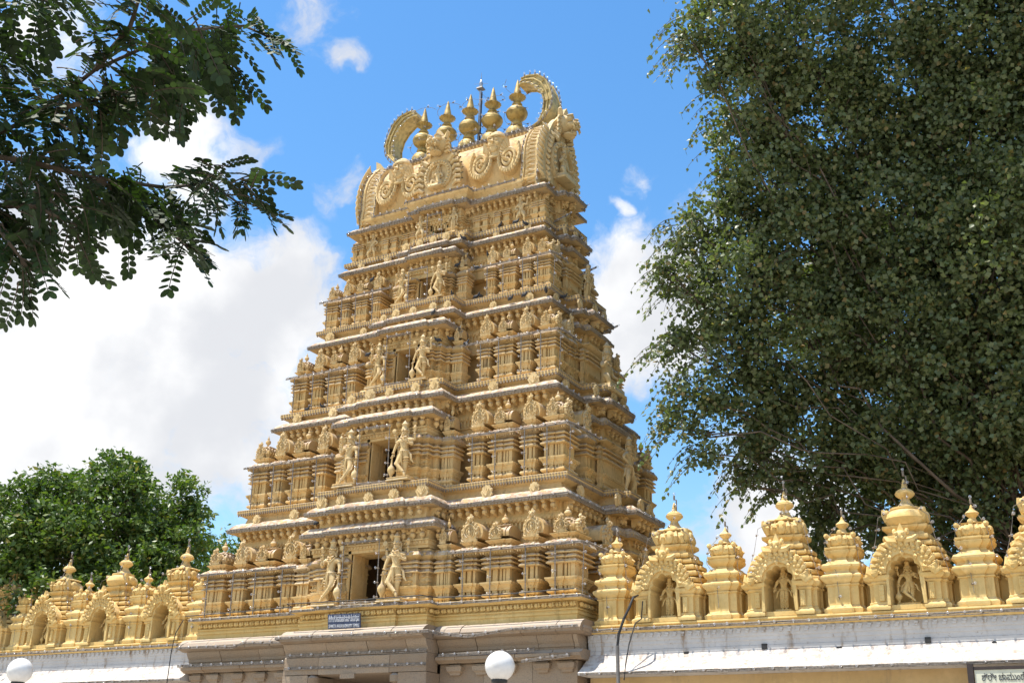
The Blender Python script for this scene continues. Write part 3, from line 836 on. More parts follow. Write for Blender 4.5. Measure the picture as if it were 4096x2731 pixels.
def make_ledge(plan, z, style):
    b = MB()
    b.stack(plan, [(z-.37,-.5),(z-.345,-.46),(z-.27,-.36),(z-.18,-.15),(z-.125,-.05),(z-.12,-.02),(z-.09,-.0),(z,.0),(z+.012,-.02),(z+.014,-.5)])
    o = ob("ledge", b.mesh("ledge", M_TOWER, 30), tower)
    d = MB()
    for p, rz, n in along(plan, -.01, .085 if style else .10):
        M = TR(p.x, p.y, 0) @ RZ(rz)
        if style: d.plate([(-.034, z-.10), (0, z-.175), (.034, z-.10), (.02, z-.085), (-.02, z-.085)], -.014, .03, M=M)
        else: d.box(-.026, .026, -.014, .04, z-.16, z-.085, M=M)
        d.box(-.025, .025, -.03, -.0, z-.045, z-.012, M=M)
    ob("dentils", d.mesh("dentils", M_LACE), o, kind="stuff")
    return o

strings = []   # polylines for the light strings, filled while building
bay_spec = [[('panjara',2.95,.80),('shala',3.84,1.08),('panjara',4.76,.74),('kuta',5.66,1.0)],
            [('panjara',2.66,.66),('shala',3.45,.96),('panjara',4.27,.65),('kuta',5.0,.86)],
            [('panjara',2.36,.56),('shala',3.01,.74),('panjara',3.68,.58),('kuta',4.36,.76)],
            [('panjara',2.10,.46),('shala',2.70,.68),('panjara',3.31,.48),('kuta',3.86,.66)]]
BH = [1.93, 2.0, 1.80, 1.52]
STAT = [(1.06,1.72), (.93,1.60), (.78,1.36), (.68,1.18), (.62,.88)]
for i in range(5):
    L, E = L_[i], E_[i]
    lz, ez = L[0], E[0]
    core = stepped(E[1]-.36, E[2]-.36, ((E[3]-.36, E[4]),), tuple((s-.3, q) for s, q in E[5][:1]))
    b = MB()
    low = stepped(E[1]-.36, E[2]-.36, (), tuple((s-.3, q) for s, q in E[5][:1]))
    gx = DOOR[i][0]/2+.60; aa, bb = E[1]-.364, E[2]-.364
    zt_ = CE_[i][0]+.1 if i < 4 else ez-.55
    zm_ = lz+BH[i]*.68 if i < 4 else lz
    for dq, za, zb in (((.30, lz-.3, zm_), (0., zm_-.05, zt_)) if i < 4 else ((0., lz-.3, zt_),)):
        b2 = bb-dq; a2 = aa-dq
        for pl_ in (rect(-a2, -gx, -b2, b2), rect(gx, a2, -b2, b2), rect(a2-.2, aa+E[5][0][1], -E[5][0][0]+.3, E[5][0][0]-.3), rect(-gx, gx, min(b2-.1, -b2+1.7), b2-.003)):
            b.stack(pl_, [(za,0),(zb,0)])
    core_z0 = CE_[i][0]-.02 if i < 4 else lz+.75
    b.stack(core if i < 4 else low, [(core_z0 if i < 4 else ez-.81,0),(ez-.80,0),(ez-.79,.03),(ez-.74,.03),(ez-.735,-.04),(ez-.56,-.04),(ez-.555,.05),(ez-.50,.06),(ez-.44,.06),(ez-.435,.03),(ez-.40,.03),(ez-.395,.0),(ez+.26,0),(ez+.60,-.1)])
    wall = ob("storey_wall", b.mesh("storey_wall", M_TOWER), tower)
    d = MB()
    for p, rz, n in along(core, .0, .12):
        M = TR(p.x, p.y, 0) @ RZ(rz)
        d.box(-.032, .032, -.045, .06, ez-.738, ez-.557, M=M)
        d.box(-.03, .03, -.085, -.02, ez-.53, ez-.47, M=M)
    ob("dentils", d.mesh("dentils", M_TOWER), wall, kind="stuff")
    P = plan_of(E); eave = make_eave(P, ez, gap=.245 if i < 3 else .20, k=1.0 if i < 3 else .8)
    LP = plan_of(L)
    if i: make_ledge(LP, lz, i % 2)
    # antefixes standing on the eave
    fs = .40 - .03*i
    w_in, a_in = E[3]+.05, E[1]
    if i < 4:
        xs = []
        for t in (.30, .72): xs += [(w_in+(a_in-w_in)*t, E[2]), (-(w_in+(a_in-w_in)*t), E[2])]
        xs += [(0, E[2]+E[4]), (E[3]*.8, E[2]+E[4]-.1), (-E[3]*.8, E[2]+E[4]-.1), (E[3]*.42, E[2]+E[4]), (-E[3]*.42, E[2]+E[4])]
        for x, yb in xs: ob("antefix", FAN, tower, (x+random.uniform(-.08, .08), -yb+.16, ez+.10), random.uniform(-.12, .12), fs*random.uniform(.85, 1.15))
        for y, ax in ((-(E[2]+E[5][0][0])/2, E[1]), (-E[5][0][0]+.12, E[1]+E[5][0][1]), (-.25, E[1]+sum(q for s, q in E[5])), (.35, E[1]+sum(q for s, q in E[5])), (E[5][0][0]-.1, E[1]+E[5][0][1])):
            ob("antefix", FAN, tower, (ax-.16, y, ez+.10), pi/2, fs)
    fy = -(L[2]-.22)             # bay front plane
    # bays of the storey, mirrored about the middle
    if i < 4:
        for kind, x, w in bay_spec[i]:
            for s in (1, -1):
                bay(tower, kind, s*x, fy, lz+.015, w, BH[i], right_side=(kind == 'kuta' and s > 0))
        # flank of the middle block and the bays of the right-hand face
        cw = CE_[i][1]
        for s in (1, -1): bay(tower, 'shala', s*(cw+.06), fy-.12, lz+.015, .62-.07*i, BH[i]*.97)
        sy = [-1.78, -1.50, -1.25, -1.02][i]; sw = [.74, .60, .50, .40][i]
        ax = L[1]-.22
        bay(tower, 'panjara', ax, sy, lz+.015, sw, BH[i], rz=pi/2)
        bay(tower, 'kuta', ax, -fy-.45, lz+.015, bay_spec[i][3][2], BH[i], rz=pi/2)
        bay(tower, 'panjara', ax, -sy, lz+.015, sw, BH[i], rz=pi/2)
        # middle block of the right-hand face with its own eave
        q = sum(v for _, v in E[5]); s1 = E[5][0][0]
        z_se = CE_[i][0]
        pl = [(E[1]-.9,-s1-.05),(E[1]+q-.32,-s1-.05),(E[1]+q-.32,-s1*.72),(E[1]+q-.12,-s1*.72),(E[1]+q-.12,s1*.72),(E[1]+q-.32,s1*.72),(E[1]+q-.32,s1+.05),(E[1]-.9,s1+.05)]
        b = MB()
        zz = lz+.02; hh = z_se-.30-zz
        prof = [(zz,0)] + [(zz+hh*z/1.15*.80, o*.75) for z, o in PIL_PROF[1:]] + [(zz+hh*.82,.0),(zz+hh*.85,.10),(zz+hh*.87,.17),(zz+hh*.89,.17),(zz+hh*.93,.10),(zz+hh*.96,-.02),(zz+hh+.28,-.02)]
        b.stack([(x, y) for x, y in offset(pl, -.22)], prof)
        blk = ob("side_block", b.mesh("side_block", M_TOWER), tower)
        for yy in (-s1*.62, s1*.62, -s1*.95, s1*.95):
            xx = E[1]+q-.345 if abs(yy) < s1*.75 else E[1]+q-.545
            ob("pilaster", PT, blk, (xx, yy, zz), pi/2, (.7, .5, hh*.8/1.15))
        make_eave(offset(pl, .02), z_se, gap=.22, k=.8)
        stt = (GUARD, DANCE, SEAT, STAND)[i]
        hs_ = STAT[i][1]*(1.0 if i != 2 else 1.35)
        xs = L[1]+sum(v for _, v in L[5])
        ob("statue", stt, tower, (xs-.30, -.10, lz+.07), pi/2, hs_)
    # ---------------- middle block of the front with its doorway
    dw, dh, dz = DOOR[i]
    if i < 4: cz, cw, cb = CE_[i]
    else: cz, cw, cb = 19.20, 1.12, 1.78
    wb = cb-.38; ww = cw-.36
    x0 = -dw/2-.02; x1 = dw/2-.02
    b = MB(); yb = -wb; back = -(wb-.75)
    b.box(-ww, ww, yb+.004, back, dz+dh, cz-.12)
    b.box(x0, x1, yb+.02, back, lz-.2, dz-.02)
    b.box(-ww-.04, ww+.04, yb-.07, back, cz-.50, cz-.40); b.box(-ww-.02, ww+.02, yb-.035, back-.01, cz-.58, cz-.502)
    b.box(-ww-.06, ww+.06, yb-.10, back+.01, cz-.398, cz-.36)
    blk = ob("front_block", b.mesh("front_block", M_TOWER), tower)
    d = MB()
    for k in range(int(ww*2/.1)):
        x = -ww+.05+.1*k
        d.box(x-.025, x+.025, yb-.095, yb-.05, cz-.48, cz-.42)
    ob("dentils", d.mesh("dentils", M_TOWER), blk, kind="stuff")
    kz = (BH[i]/1.96) if i < 4 else .60
    for sg_ in (-1, 1):
        xd = (x1 if sg_ > 0 else -x0)
        ox = .16 if i < 4 else .1
        pl = [(xd+.12, yb-.0), (ww*.62, yb-.0), (ww*.62, yb-.09), (ww*.86, yb-.09), (ww*.86, yb+.05), (ww+.02, yb+.05), (ww+.02, yb+.30), (ww+ox, yb+.30), (ww+ox, back), (xd+.12, back)]
        if sg_ < 0: pl = [(-x, y) for x, y in reversed(pl)]
        top = cz-.60
        b = MB()
        b.stack(pl, [(lz+.005+z*kz, o*.62) for z, o in PIL_PROF])
        b.stack(pl, [(lz+1.14*kz, -.01), (lz+1.38*kz, -.012), (top, -.012)] if i < 4 else [(lz+1.14*kz, -.01), (top+.1, -.012)])
        b.stack(pl, [(top-.20, -.011), (top-.19, .05), (top-.15, .07), (top-.10, .05), (top-.09, .0)]) if i < 4 else None
        b.stack([(xd, yb+.012), (xd+.121, yb+.012), (xd+.121, back), (xd, back)] if sg_ > 0 else [(-xd-.121, yb+.012), (-xd, yb+.012), (-xd, back), (-xd-.121, back)], [(lz-.2, 0), (dz+dh, 0)])
        ob("flank_wall", b.mesh("flank_wall", M_TOWER), blk)
        if i < 4:
            b = MB(); b.stack(pl, [(lz+z*kz, o*.8) for z, o in KAP])
            for (ax_, bx_, yy) in ((ww*.62, ww*.86, yb-.09), (ww*.86, ww+.02, yb+.05)):
                n_ = 2
                for q in range(n_):
                    x = ax_+(bx_-ax_)*(q+.5)/n_; b.ball((sg_*x, yy-.05, lz+1.30*kz), ((bx_-ax_)/n_*.5, .12, .08), 6, 5)
            ob("flank_eave", b.mesh("flank_eave", M_GREY, 35), blk)
            for x, yy in ((ww*.74, yb-.10), (ww*.97, yb+.04)):
                ob("pilaster", PN, blk, (sg_*(x-.045), yy, lz+.47*kz), 0, (.5, .4, .30*kz)); ob("pilaster", PN, blk, (sg_*(x+.045), yy, lz+.47*kz), 0, (.5, .4, .30*kz))
    # doorway: reveal, open leaf, dark room behind
    f = MB()
    f.box(x0-.09, x0+.0, yb-.035, yb+.06, dz-.02, dz+dh); f.box(x1, x1+.09, yb-.035, yb+.06, dz-.02, dz+dh)
    f.box(x0-.14, x1+.14, yb-.06, yb+.06, dz+dh, dz+dh+.10); f.box(x0-.1, x1+.1, yb-.08, yb+.1, dz-.075, dz-.02)
    dr = ob("doorway", f.mesh("doorway", M_TOWER), tower)
    r = MB(); yi = back
    r.box(x0-.5, x1+.5, yi+1.0, yi+1.05, dz-.1, dz+dh+.1)
    r.box(x0-.55, x0-.5, yi, yi+1.0, dz-.1, dz+dh+.1); r.box(x1+.5, x1+.55, yi, yi+1.0, dz-.1, dz+dh+.1)
    r.box(x0-.5, x1+.5, yi+.001, yi+1.0, dz+dh+.1, dz+dh+.15); r.box(x0-.5, x1+.5, yi+.001, yi+1.0, dz-.15, dz-.1)
    ob("dark_room", r.mesh("dark_room", M_DARK), dr)
    r = MB(); r.box(x0+.005, x0+.045, yb+.05, yb+.55, dz, dz+dh-.03); r.box(x0+.045, x0+.055, yb+.05, yb+.55, dz+dh*.22, dz+dh*.26); r.box(x0+.045, x0+.055, yb+.05, yb+.55, dz+dh*.74, dz+dh*.78)
    ob("door_leaf", r.mesh("door_leaf", M_TOWER), dr)
    # guardians either side of the door
    sx, sh = STAT[i]
    lb = L[2]+L[4]
    for s in (-1, 1):
        me = GUARD if s > 0 else GUARD_M
        if i == 4: me = STAND if s > 0 else DANCE
        ob("guardian_statue", me, tower, (s*sx-.01, -(lb-.24), lz+.05+sh*.04), .0, sh)
    if i < 4:
        pl = [(-cw,-.5),(-cw,-cb+.10),(-cw*.6,-cb+.10),(-cw*.6,-cb),(cw*.6,-cb),(cw*.6,-cb+.10),(cw,-cb+.10),(cw,-.5)]
        make_eave(pl, cz, "porch_eave", gap=.25 if i < 2 else .21, me=LOTUS, k=1.0 if i < 2 else .8)
# fifth storey: plain pilasters and dancers
i = 4
for s in (-1, 1):
    for x in (1.22, 1.50, 1.95, 2.28, 3.28, 3.52):
        ob("pilaster", PT, tower, (s*x, -1.15, 18.10), 0, (.75, .7, .60))
    ob("dancing_statue", DANCE, tower, (s*2.80, -1.17, 18.14), 0, (.95*s, .95, .95))
for y in (-.85, -.6, -.25, .25, .6):
    ob("pilaster", PT, tower, (3.55 if abs(y) > .5 else 3.82, y, 18.10), pi/2, (.62, .6, .60))

# ---------------- barrel roof
RP = [(1.30,19.42),(1.20,19.46),(1.20,19.56),(1.26,19.60),(1.26,19.66),(1.02,19.72),(1.02,19.95),(1.07,20.15),(1.10,20.45),(1.08,20.75),(1.0,21.05),(.87,21.32),(.68,21.58),(.45,21.76),(.30,21.80),(.30,21.84),(.36,21.86),(.36,21.95),(.31,21.97),(.31,22.03),(.24,22.06)]
def vault(x0, x1, grow=0., lo=0, hi=None):
    pr = RP[lo:hi]; pr = [(-y-grow*(1 if z < 21.7 else .6), z+grow*.6*(z-19.7)/2.2) for y, z in pr]
    full = pr + [(-y, z) for y, z in reversed(pr)]
    n = len(full); vs = [(x0, y, z) for y, z in full] + [(x1, y, z) for y, z in full]
    fs = [(i, i+n, (i+1) % n+n, (i+1) % n) for i in range(n)] + [tuple(range(n)), tuple(reversed(range(n, 2*n)))]
    return vs, fs
b = MB(); b.add(*vault(-3.3, 3.3))
b.stack(stepped(2.82, 1.24, ((1.05,.34),), ()), [(19.30,0),(19.36,.02),(19.42,.06),(19.46,.14),(19.50,.15),(19.55,.15),(19.56,.1),(19.58,-.2)])
roof = ob("barrel_roof", b.mesh("barrel_roof", M_TOWER, 30), tower)
for s in (-1, 1):
    b = MB()
    xa, xb = (2.78, 3.36) if s > 0 else (-3.36, -2.78)
    keep = RP; RP = [(1.10,19.22),(1.12,19.75)]+RP[7:14]
    b.add(*vault(xa+.10, xb-.10, .07)); b.add(*vault(xa, xa+.09, .12)); b.add(*vault(xb-.09, xb, .12))
    ep = list(RP); ep.insert(1, (1.11, 19.48)); RP = keep
    for k in range(len(ep)-1):
        for h in (.25, .75):
            y = ep[k][0]*(1-h)+ep[k+1][0]*h; z = ep[k][1]*(1-h)+ep[k+1][1]*h
            b.tube([(xa+.12, -y-.06, z-.02), ((xa+xb)/2, -y-.10, z+.05), (xb-.12, -y-.06, z+.03)], [.03, .055, .03], 5)
    ob("twisted_band", b.mesh("twisted_band", M_FIG, 40), roof)
    # head between two scrolls
    cx = 1.83*s
    ob("stone_face", FACE, roof, (cx-.03, -1.14, 21.20), .0, (1.15, 1.1, 1.18))
    for q in (-1, 1):
        o = ob("scroll_medallion", SCROLL[q], roof, (cx+q*.52-.02, -1.10, 20.64), 0, (.86, 1.4, 1.28))
        o.rotation_euler = (-.10, 0, 0)
# ridge beading
b = MB()
for k in range(46): b.ball((-3.1+6.2*k/45, -.37, 21.91), (.05, .04, .04), 5, 3)
ob("ridge_beading", b.mesh("ridge_beading", M_GREY, 60), roof, kind="stuff")
# big front horseshoe with lion and seated figure
def big_crest():
    b = MB()
    arch = [(.52*sin(a), -.02-.56*cos(a)) for a in np.linspace(.55, 2*pi-.55, 25)]
    inner = [(.36*sin(a), -.02-.40*cos(a)) for a in np.linspace(.55, 2*pi-.55, 25)]
    b.band(arch[::-1], inner[::-1], -.12, .25)
    for i in range(22):
        a = .6+(2*pi-1.2)*i/21; b.ball((.44*sin(a), -.15, -.02-.48*cos(a)), (.05, .04, .05), 5, 4)
    back = [(.80, -.6), (.88, -.2), (.80, .25), (.60, .55), (.35, .85), (0, 1.05), (-.35, .85), (-.60, .55), (-.80, .25), (-.88, -.2), (-.80, -.6)]
    b.plate(back, -.02, .45)
    for s in (-1, 1):
        for k in range(6):
            z = -.5+.2*k; x = .70-.055*max(0, k-2)
            b.tube([(s*(x-.14), -.05, z), (s*x, -.11, z+.08), (s*(x+.16), -.08, z+.06), (s*(x+.20), -.05, z+.17), (s*(x+.12), -.05, z+.2)], [.05, .07, .06, .04, .02], 6)
        b.tube([(s*.40, -.1, .42), (s*.58, -.16, .55), (s*.64, -.1, .72), (s*.50, -.1, .78)], [.09, .08, .05, .02], 6)
    return b.mesh("horseshoe_arch", M_FIG, 45)
o = ob("horseshoe_arch", big_crest(), roof, (-.12, -1.42, 20.42), 0, (1.0, 1.0, .98))
ob("lion_mask", LION, roof, (-.16, -1.55, 21.44), 0, (.80, 1.0, .80))
ob("seated_statue", SEAT, roof, (-.12, -1.50, 20.02), 0, (.95, .9, 1.05))
# gable end: flared horseshoe plate, leafy rim, figure and lion
def gable():
    b = MB()
    out = [(1.05,19.60),(1.16,19.9),(1.18,20.3),(1.10,20.75),(.98,21.1),(.82,21.45),(.62,21.8),(.38,22.08),(0,22.25)]
    out = out + [(-x, z) for x, z in reversed(out[:-1])]
    b.plate(out, -.18, .0)
    n = len(out)
    for k in range(n-1):
        if out[k][1] > 21.7 and out[k+1][1] > 21.0: continue
        for h in (.2, .7):
            x = out[k][0]*(1-h)+out[k+1][0]*h; z = out[k][1]*(1-h)+out[k+1][1]*h
            nx = x/ (abs(x)+.3); nz = .35
            b.tube([(x*.92, -.1, z-.05), (x+nx*.10, -.14, z+.03), (x+nx*.24, -.10, z+.12), (x+nx*.28, -.05, z+.24)], [.06, .075, .05, .015], 5)
            b.tube([(x*.70, -.18, z-.25*(z > 21)), (x*.82, -.24, z-.08), (x*.88, -.18, z+.05)], [.05, .07, .03], 5)
    a1 = [(.80*sin(a), 20.5-.80*cos(a)) for a in np.linspace(.6, 2*pi-.6, 21)]; a2 = [(.62*sin(a), 20.5-.62*cos(a)) for a in np.linspace(.6, 2*pi-.6, 21)]
    b.band(a1[::-1], a2[::-1], -.30, -.1)
    for i in range(18):
        a = .7+(2*pi-1.4)*i/17; b.ball((.71*sin(a), -.33, 20.5-.71*cos(a)), (.06, .05, .06), 5, 4)
    for s in (-1, 1):
        for k in range(5):
            b.tube([(s*.25, -.2, 21.2+.12*k), (s*(.55-.06*k), -.3, 21.25+.14*k), (s*(.68-.08*k), -.22, 21.4+.14*k)], [.06, .08, .03], 5)
    return b.mesh("gable_ornament", M_FIG, 45)
GB = gable()
for s in (1, -1):
    o = ob("gable_ornament", GB, roof, (s*3.36, 0, 0), pi/2*s)
ob("lion_mask", LION, roof, (3.70, -.05, 21.86), pi/2, (.90, .95, .90))
ob("seated_statue", SEAT, roof, (3.66, -.12, 19.98), pi/2, (1.45, 1.3, 1.5))
# horns
for s in (1, -1):
    b = MB()
    arc = [(2.42,22.05),(2.78,22.25),(3.02,22.62),(3.06,22.98),(2.96,23.38),(2.78,23.68),(2.50,23.92),(2.22,24.0),(2.02,23.96)]
    inn = [(2.62,22.05),(2.80,22.2),(2.97,22.55),(3.01,22.95),(2.91,23.33),(2.71,23.60),(2.44,23.82),(2.18,23.89),(2.02,23.86)]
    oo = [(x+.23*min(1, (z-22)/.8)*(1 if k < 7 else .4), z+(.12 if k > 4 else 0)) for k, (x, z) in enumerate(arc)]
    b.band(oo, inn, -.26, .26); 
    for y in (-.28, .28):
        b.tube([(x, y, z) for x, z in oo], .035, 6); b.tube([(x, y, z) for x, z in inn[1:]], .035, 6)
    b.tube([(x, -.28, z) for x, z in [((p[0]+q[0])/2, (p[1]+q[1])/2) for p, q in zip(oo, inn)][1:]], .03, 6)
    for k in range(2, 8):
        p, q = oo[k], inn[k]; b.tube([(p[0], -.27, p[1]), (q[0], -.27, q[1])], .018, 4)
    me = b.mesh("curled_horn", M_HORN, 35)
    ob("curled_horn", me, roof, (0, 0, 0), 0, (s, 1, 1))
    b = MB(); b.plate([(0,0),(.5,0),(.12,.5),(-.05,.6)], -.12, .12); 
    if s < 0: ob("corner_leaf", b.mesh("corner_leaf", M_FIG), roof, (-3.5, -.3, 21.75), .2)
# five gilded finials
def kalasha():
    b = MB()
    b.lathe([(.38,0),(.38,.06),(.36,.18),(.30,.28),(.20,.34),(.15,.36),(.19,.39),(.21,.44),(.19,.50),(.14,.52)], 24)
    b.lathe([(.13,.52),(.16,.56),(.15,.59),(.24,.64),(.34,.74),(.375,.84),(.365,.86),(.37,.89),(.35,.94),(.27,1.03),(.16,1.08),(.13,1.10),(.17,1.14),(.18,1.19),(.14,1.24),(.11,1.27)], 24)
    b.lathe([(.10,1.26),(.12,1.33),(.18,1.39),(.27,1.45),(.27,1.47),(.17,1.46),(.13,1.46)], 32, lobes=16, amp=.12)
    b.lathe([(.165,1.46),(.165,1.50),(.13,1.64),(.09,1.82),(.05,2.0),(.012,2.12)], 16)
    return b.mesh("gilded_finial", M_GOLD, 40)
KAL = kalasha()
FX = (-1.90, -.94, -.02, .88, 1.83)
for k, x in enumerate(FX): ob("gilded_finial", KAL, tower, (x, 0, 22.08), .3*k, (.97, .97, 1.04))

# ---------------- plaster band and granite base under the storeys
b = MB()
bp = plan_of(L_[0])
b.stack(offset(bp, -.2), [(5.6,0),(5.98,0),(6.0,.03),(6.05,.03),(6.055,.0),(6.09,.0),(6.10,.035),(6.13,.035),(6.135,-.02),(6.30,-.02),(6.31,.1),(6.33,.14),(6.335,.17),(6.36,.20),(6.42,.20),(6.435,.16),(6.44,-.5)])
plinth = ob("plinth_band", b.mesh("plinth_band", M_PARA), tower)
d = MB()
for p, rz, n in along(offset(bp, -.2), -.02, .19):
    M = TR(p.x, p.y, 0) @ RZ(rz)
    d.ball((0, -.07, 6.22), (.065, .06, .06), 6, 4, M=M); d.tube([(.05, -.06, 6.27), (.09, -.09, 6.20), (.05, -.1, 6.15)], [.03, .035, .01], 5, M=M)
ob("bead_row", d.mesh("bead_row", M_PARA, 50), plinth, kind="stuff")

base = ob("granite_base", None, tower)
BW, BB, CWd, CP = 6.18, 3.66, 2.25, .47
# door opening in the granite: half width 1.4, head at 4.62
def stone_run(x0, x1, y, cuts, prof, name, z_ref=0):
    """a course cut into separate stones with open joints; prof is (y_out, z) of the section"""
    xs = [x0] + cuts + [x1]
    for a, c in zip(xs[:-1], xs[1:]):
        b = MB(); dy = random.uniform(-.008, .008); dz = random.uniform(-.006, .006)
        sec = [(y-o+dy, z+dz) for o, z in prof]; n = len(sec)
        vs = [(a+.008, yy, z) for yy, z in sec] + [(c-.008, yy, z) for yy, z in sec]
        b.add(vs, [(i, (i+1) % n, (i+1) % n+n, i+n) for i in range(n)] + [tuple(reversed(range(n))), tuple(range(n, 2*n))])
        ob(name, b.mesh(name, M_STONE), base)
kap = [(-.5,5.50),(.06,5.50),(.26,5.55),(.27,5.63),(.22,5.72),(.12,5.80),(.02,5.84),(-.5,5.84)]
cyma = [(-.5,5.17),(-.06,5.17),(-.06,5.21),(-.03,5.23),(-.02,5.30),(.03,5.36),(.08,5.45),(.09,5.497),(-.5,5.497)]
strg = [(-.5,4.93),(.0,4.93),(.04,4.96),(.14,5.0),(.15,5.07),(.05,5.10),(-.03,5.167),(-.5,5.167)]
for (x0, x1, y, cuts) in ((-6.20,-2.27,-BB,[-5.3,-3.9,-3.0]), (2.27,6.18,-BB,[3.05,4.75,5.7]), (-2.265,2.265,-BB-CP,[-1.2,.1,1.3])):
    e0 = .18 if x0 < -6 else 0; e1 = .18 if x1 > 6 else 0
    stone_run(x0-e0, x1+e1, y, cuts, kap, "cornice_stone")
    stone_run(x0, x1, y, [c+.35 for c in cuts], cyma, "frieze_stone")
    if abs(x0) > 3 or x1 > 3: stone_run(x0-e0*.6, x1+e1*.6, y, [c-.2 for c in cuts], strg, "string_stone")
lint = [(-.5,4.72),(.0,4.72),(.0,5.14),(-.03,5.167),(-.5,5.167)]
stone_run(-2.26, 2.26, -BB-CP, [-1.1, 1.15], lint, "lintel_stone")
for s in (-1, 1):
    for z0, z1 in ((0,.5),(.5,1.15),(1.15,1.8),(1.8,2.5),(2.5,3.15),(3.15,3.8),(3.8,4.3),(4.3,4.715)):
        b = MB(); a = 1.42 if z0 > 4.2 else 1.35; b.box(min(s*a, s*2.26), max(s*a, s*2.26), -BB-CP+random.uniform(-.01, .01), -BB+.6, z0+.005, z1-.005)
        ob("jamb_stone", b.mesh("jamb_stone", M_STONE), base)
        for xa, xb in ((2.27, 3.55), (3.55, 4.9), (4.9, 6.1)):
            b = MB(); sh = .3 if int(z0*3) % 2 else 0
            b.box(min(s*(xa+.005), s*(xb-.005)), max(s*(xa+.005), s*(xb-.005)), -BB+.12+random.uniform(-.012, .012), -BB+.6, z0+.005, (z1 if z1 < 4.7 else 4.925)-.005)
            ob("wall_stone", b.mesh("wall_stone", M_STONE), base)
    # corbels of the pilasters under the string course
    cb = MB(); cb.stack(rect(-.2, .2, -.10, .1), [(0,-.06),(.05,-.05),(.09,0),(.20,.02),(.205,-.05),(.25,-.05)]); 
    cbm = cb.mesh("corbel_stone", M_STONE)
    for x in (2.75, 3.5, 4.3, 5.2, 5.85): ob("corbel_stone", cbm, base, (s*x, -BB+.10, 4.66), 0)
    b = MB(); b.lathe([(.03,0),(.16,.05),(.17,.2),(.1,.26),(.04,.27)], 12); ob("lotus_corbel", b.mesh("lotus_corbel", M_STONE, 40), base, (s*1.30, -BB-CP+.12, 4.45))
b = MB(); b.box(.05, .5, -.03, .03, 0, .12); ob("keystone", b.mesh("keystone", M_STONE), base, (-.4, -BB-CP-.005, 4.60))
b = MB()
b.box(-6.1, -1.5, -BB+.6, 3.6, 0, 5.6); b.box(1.5, 6.1, -BB+.6, 3.6, 0, 5.6); b.box(-1.5, 1.5, -BB+.1, 3.6, 4.75, 5.6)
ob("granite_body", b.mesh("granite_body", M_STONE), base)
b = MB(); b.stack(rect(-6.18, 6.18, -3.6, 3.6), [(5.50,.06),(5.55,.2),(5.63,.21),(5.72,.16),(5.84,-.05)]); ob("side_cornice", b.mesh("side_cornice", M_STONE), base)

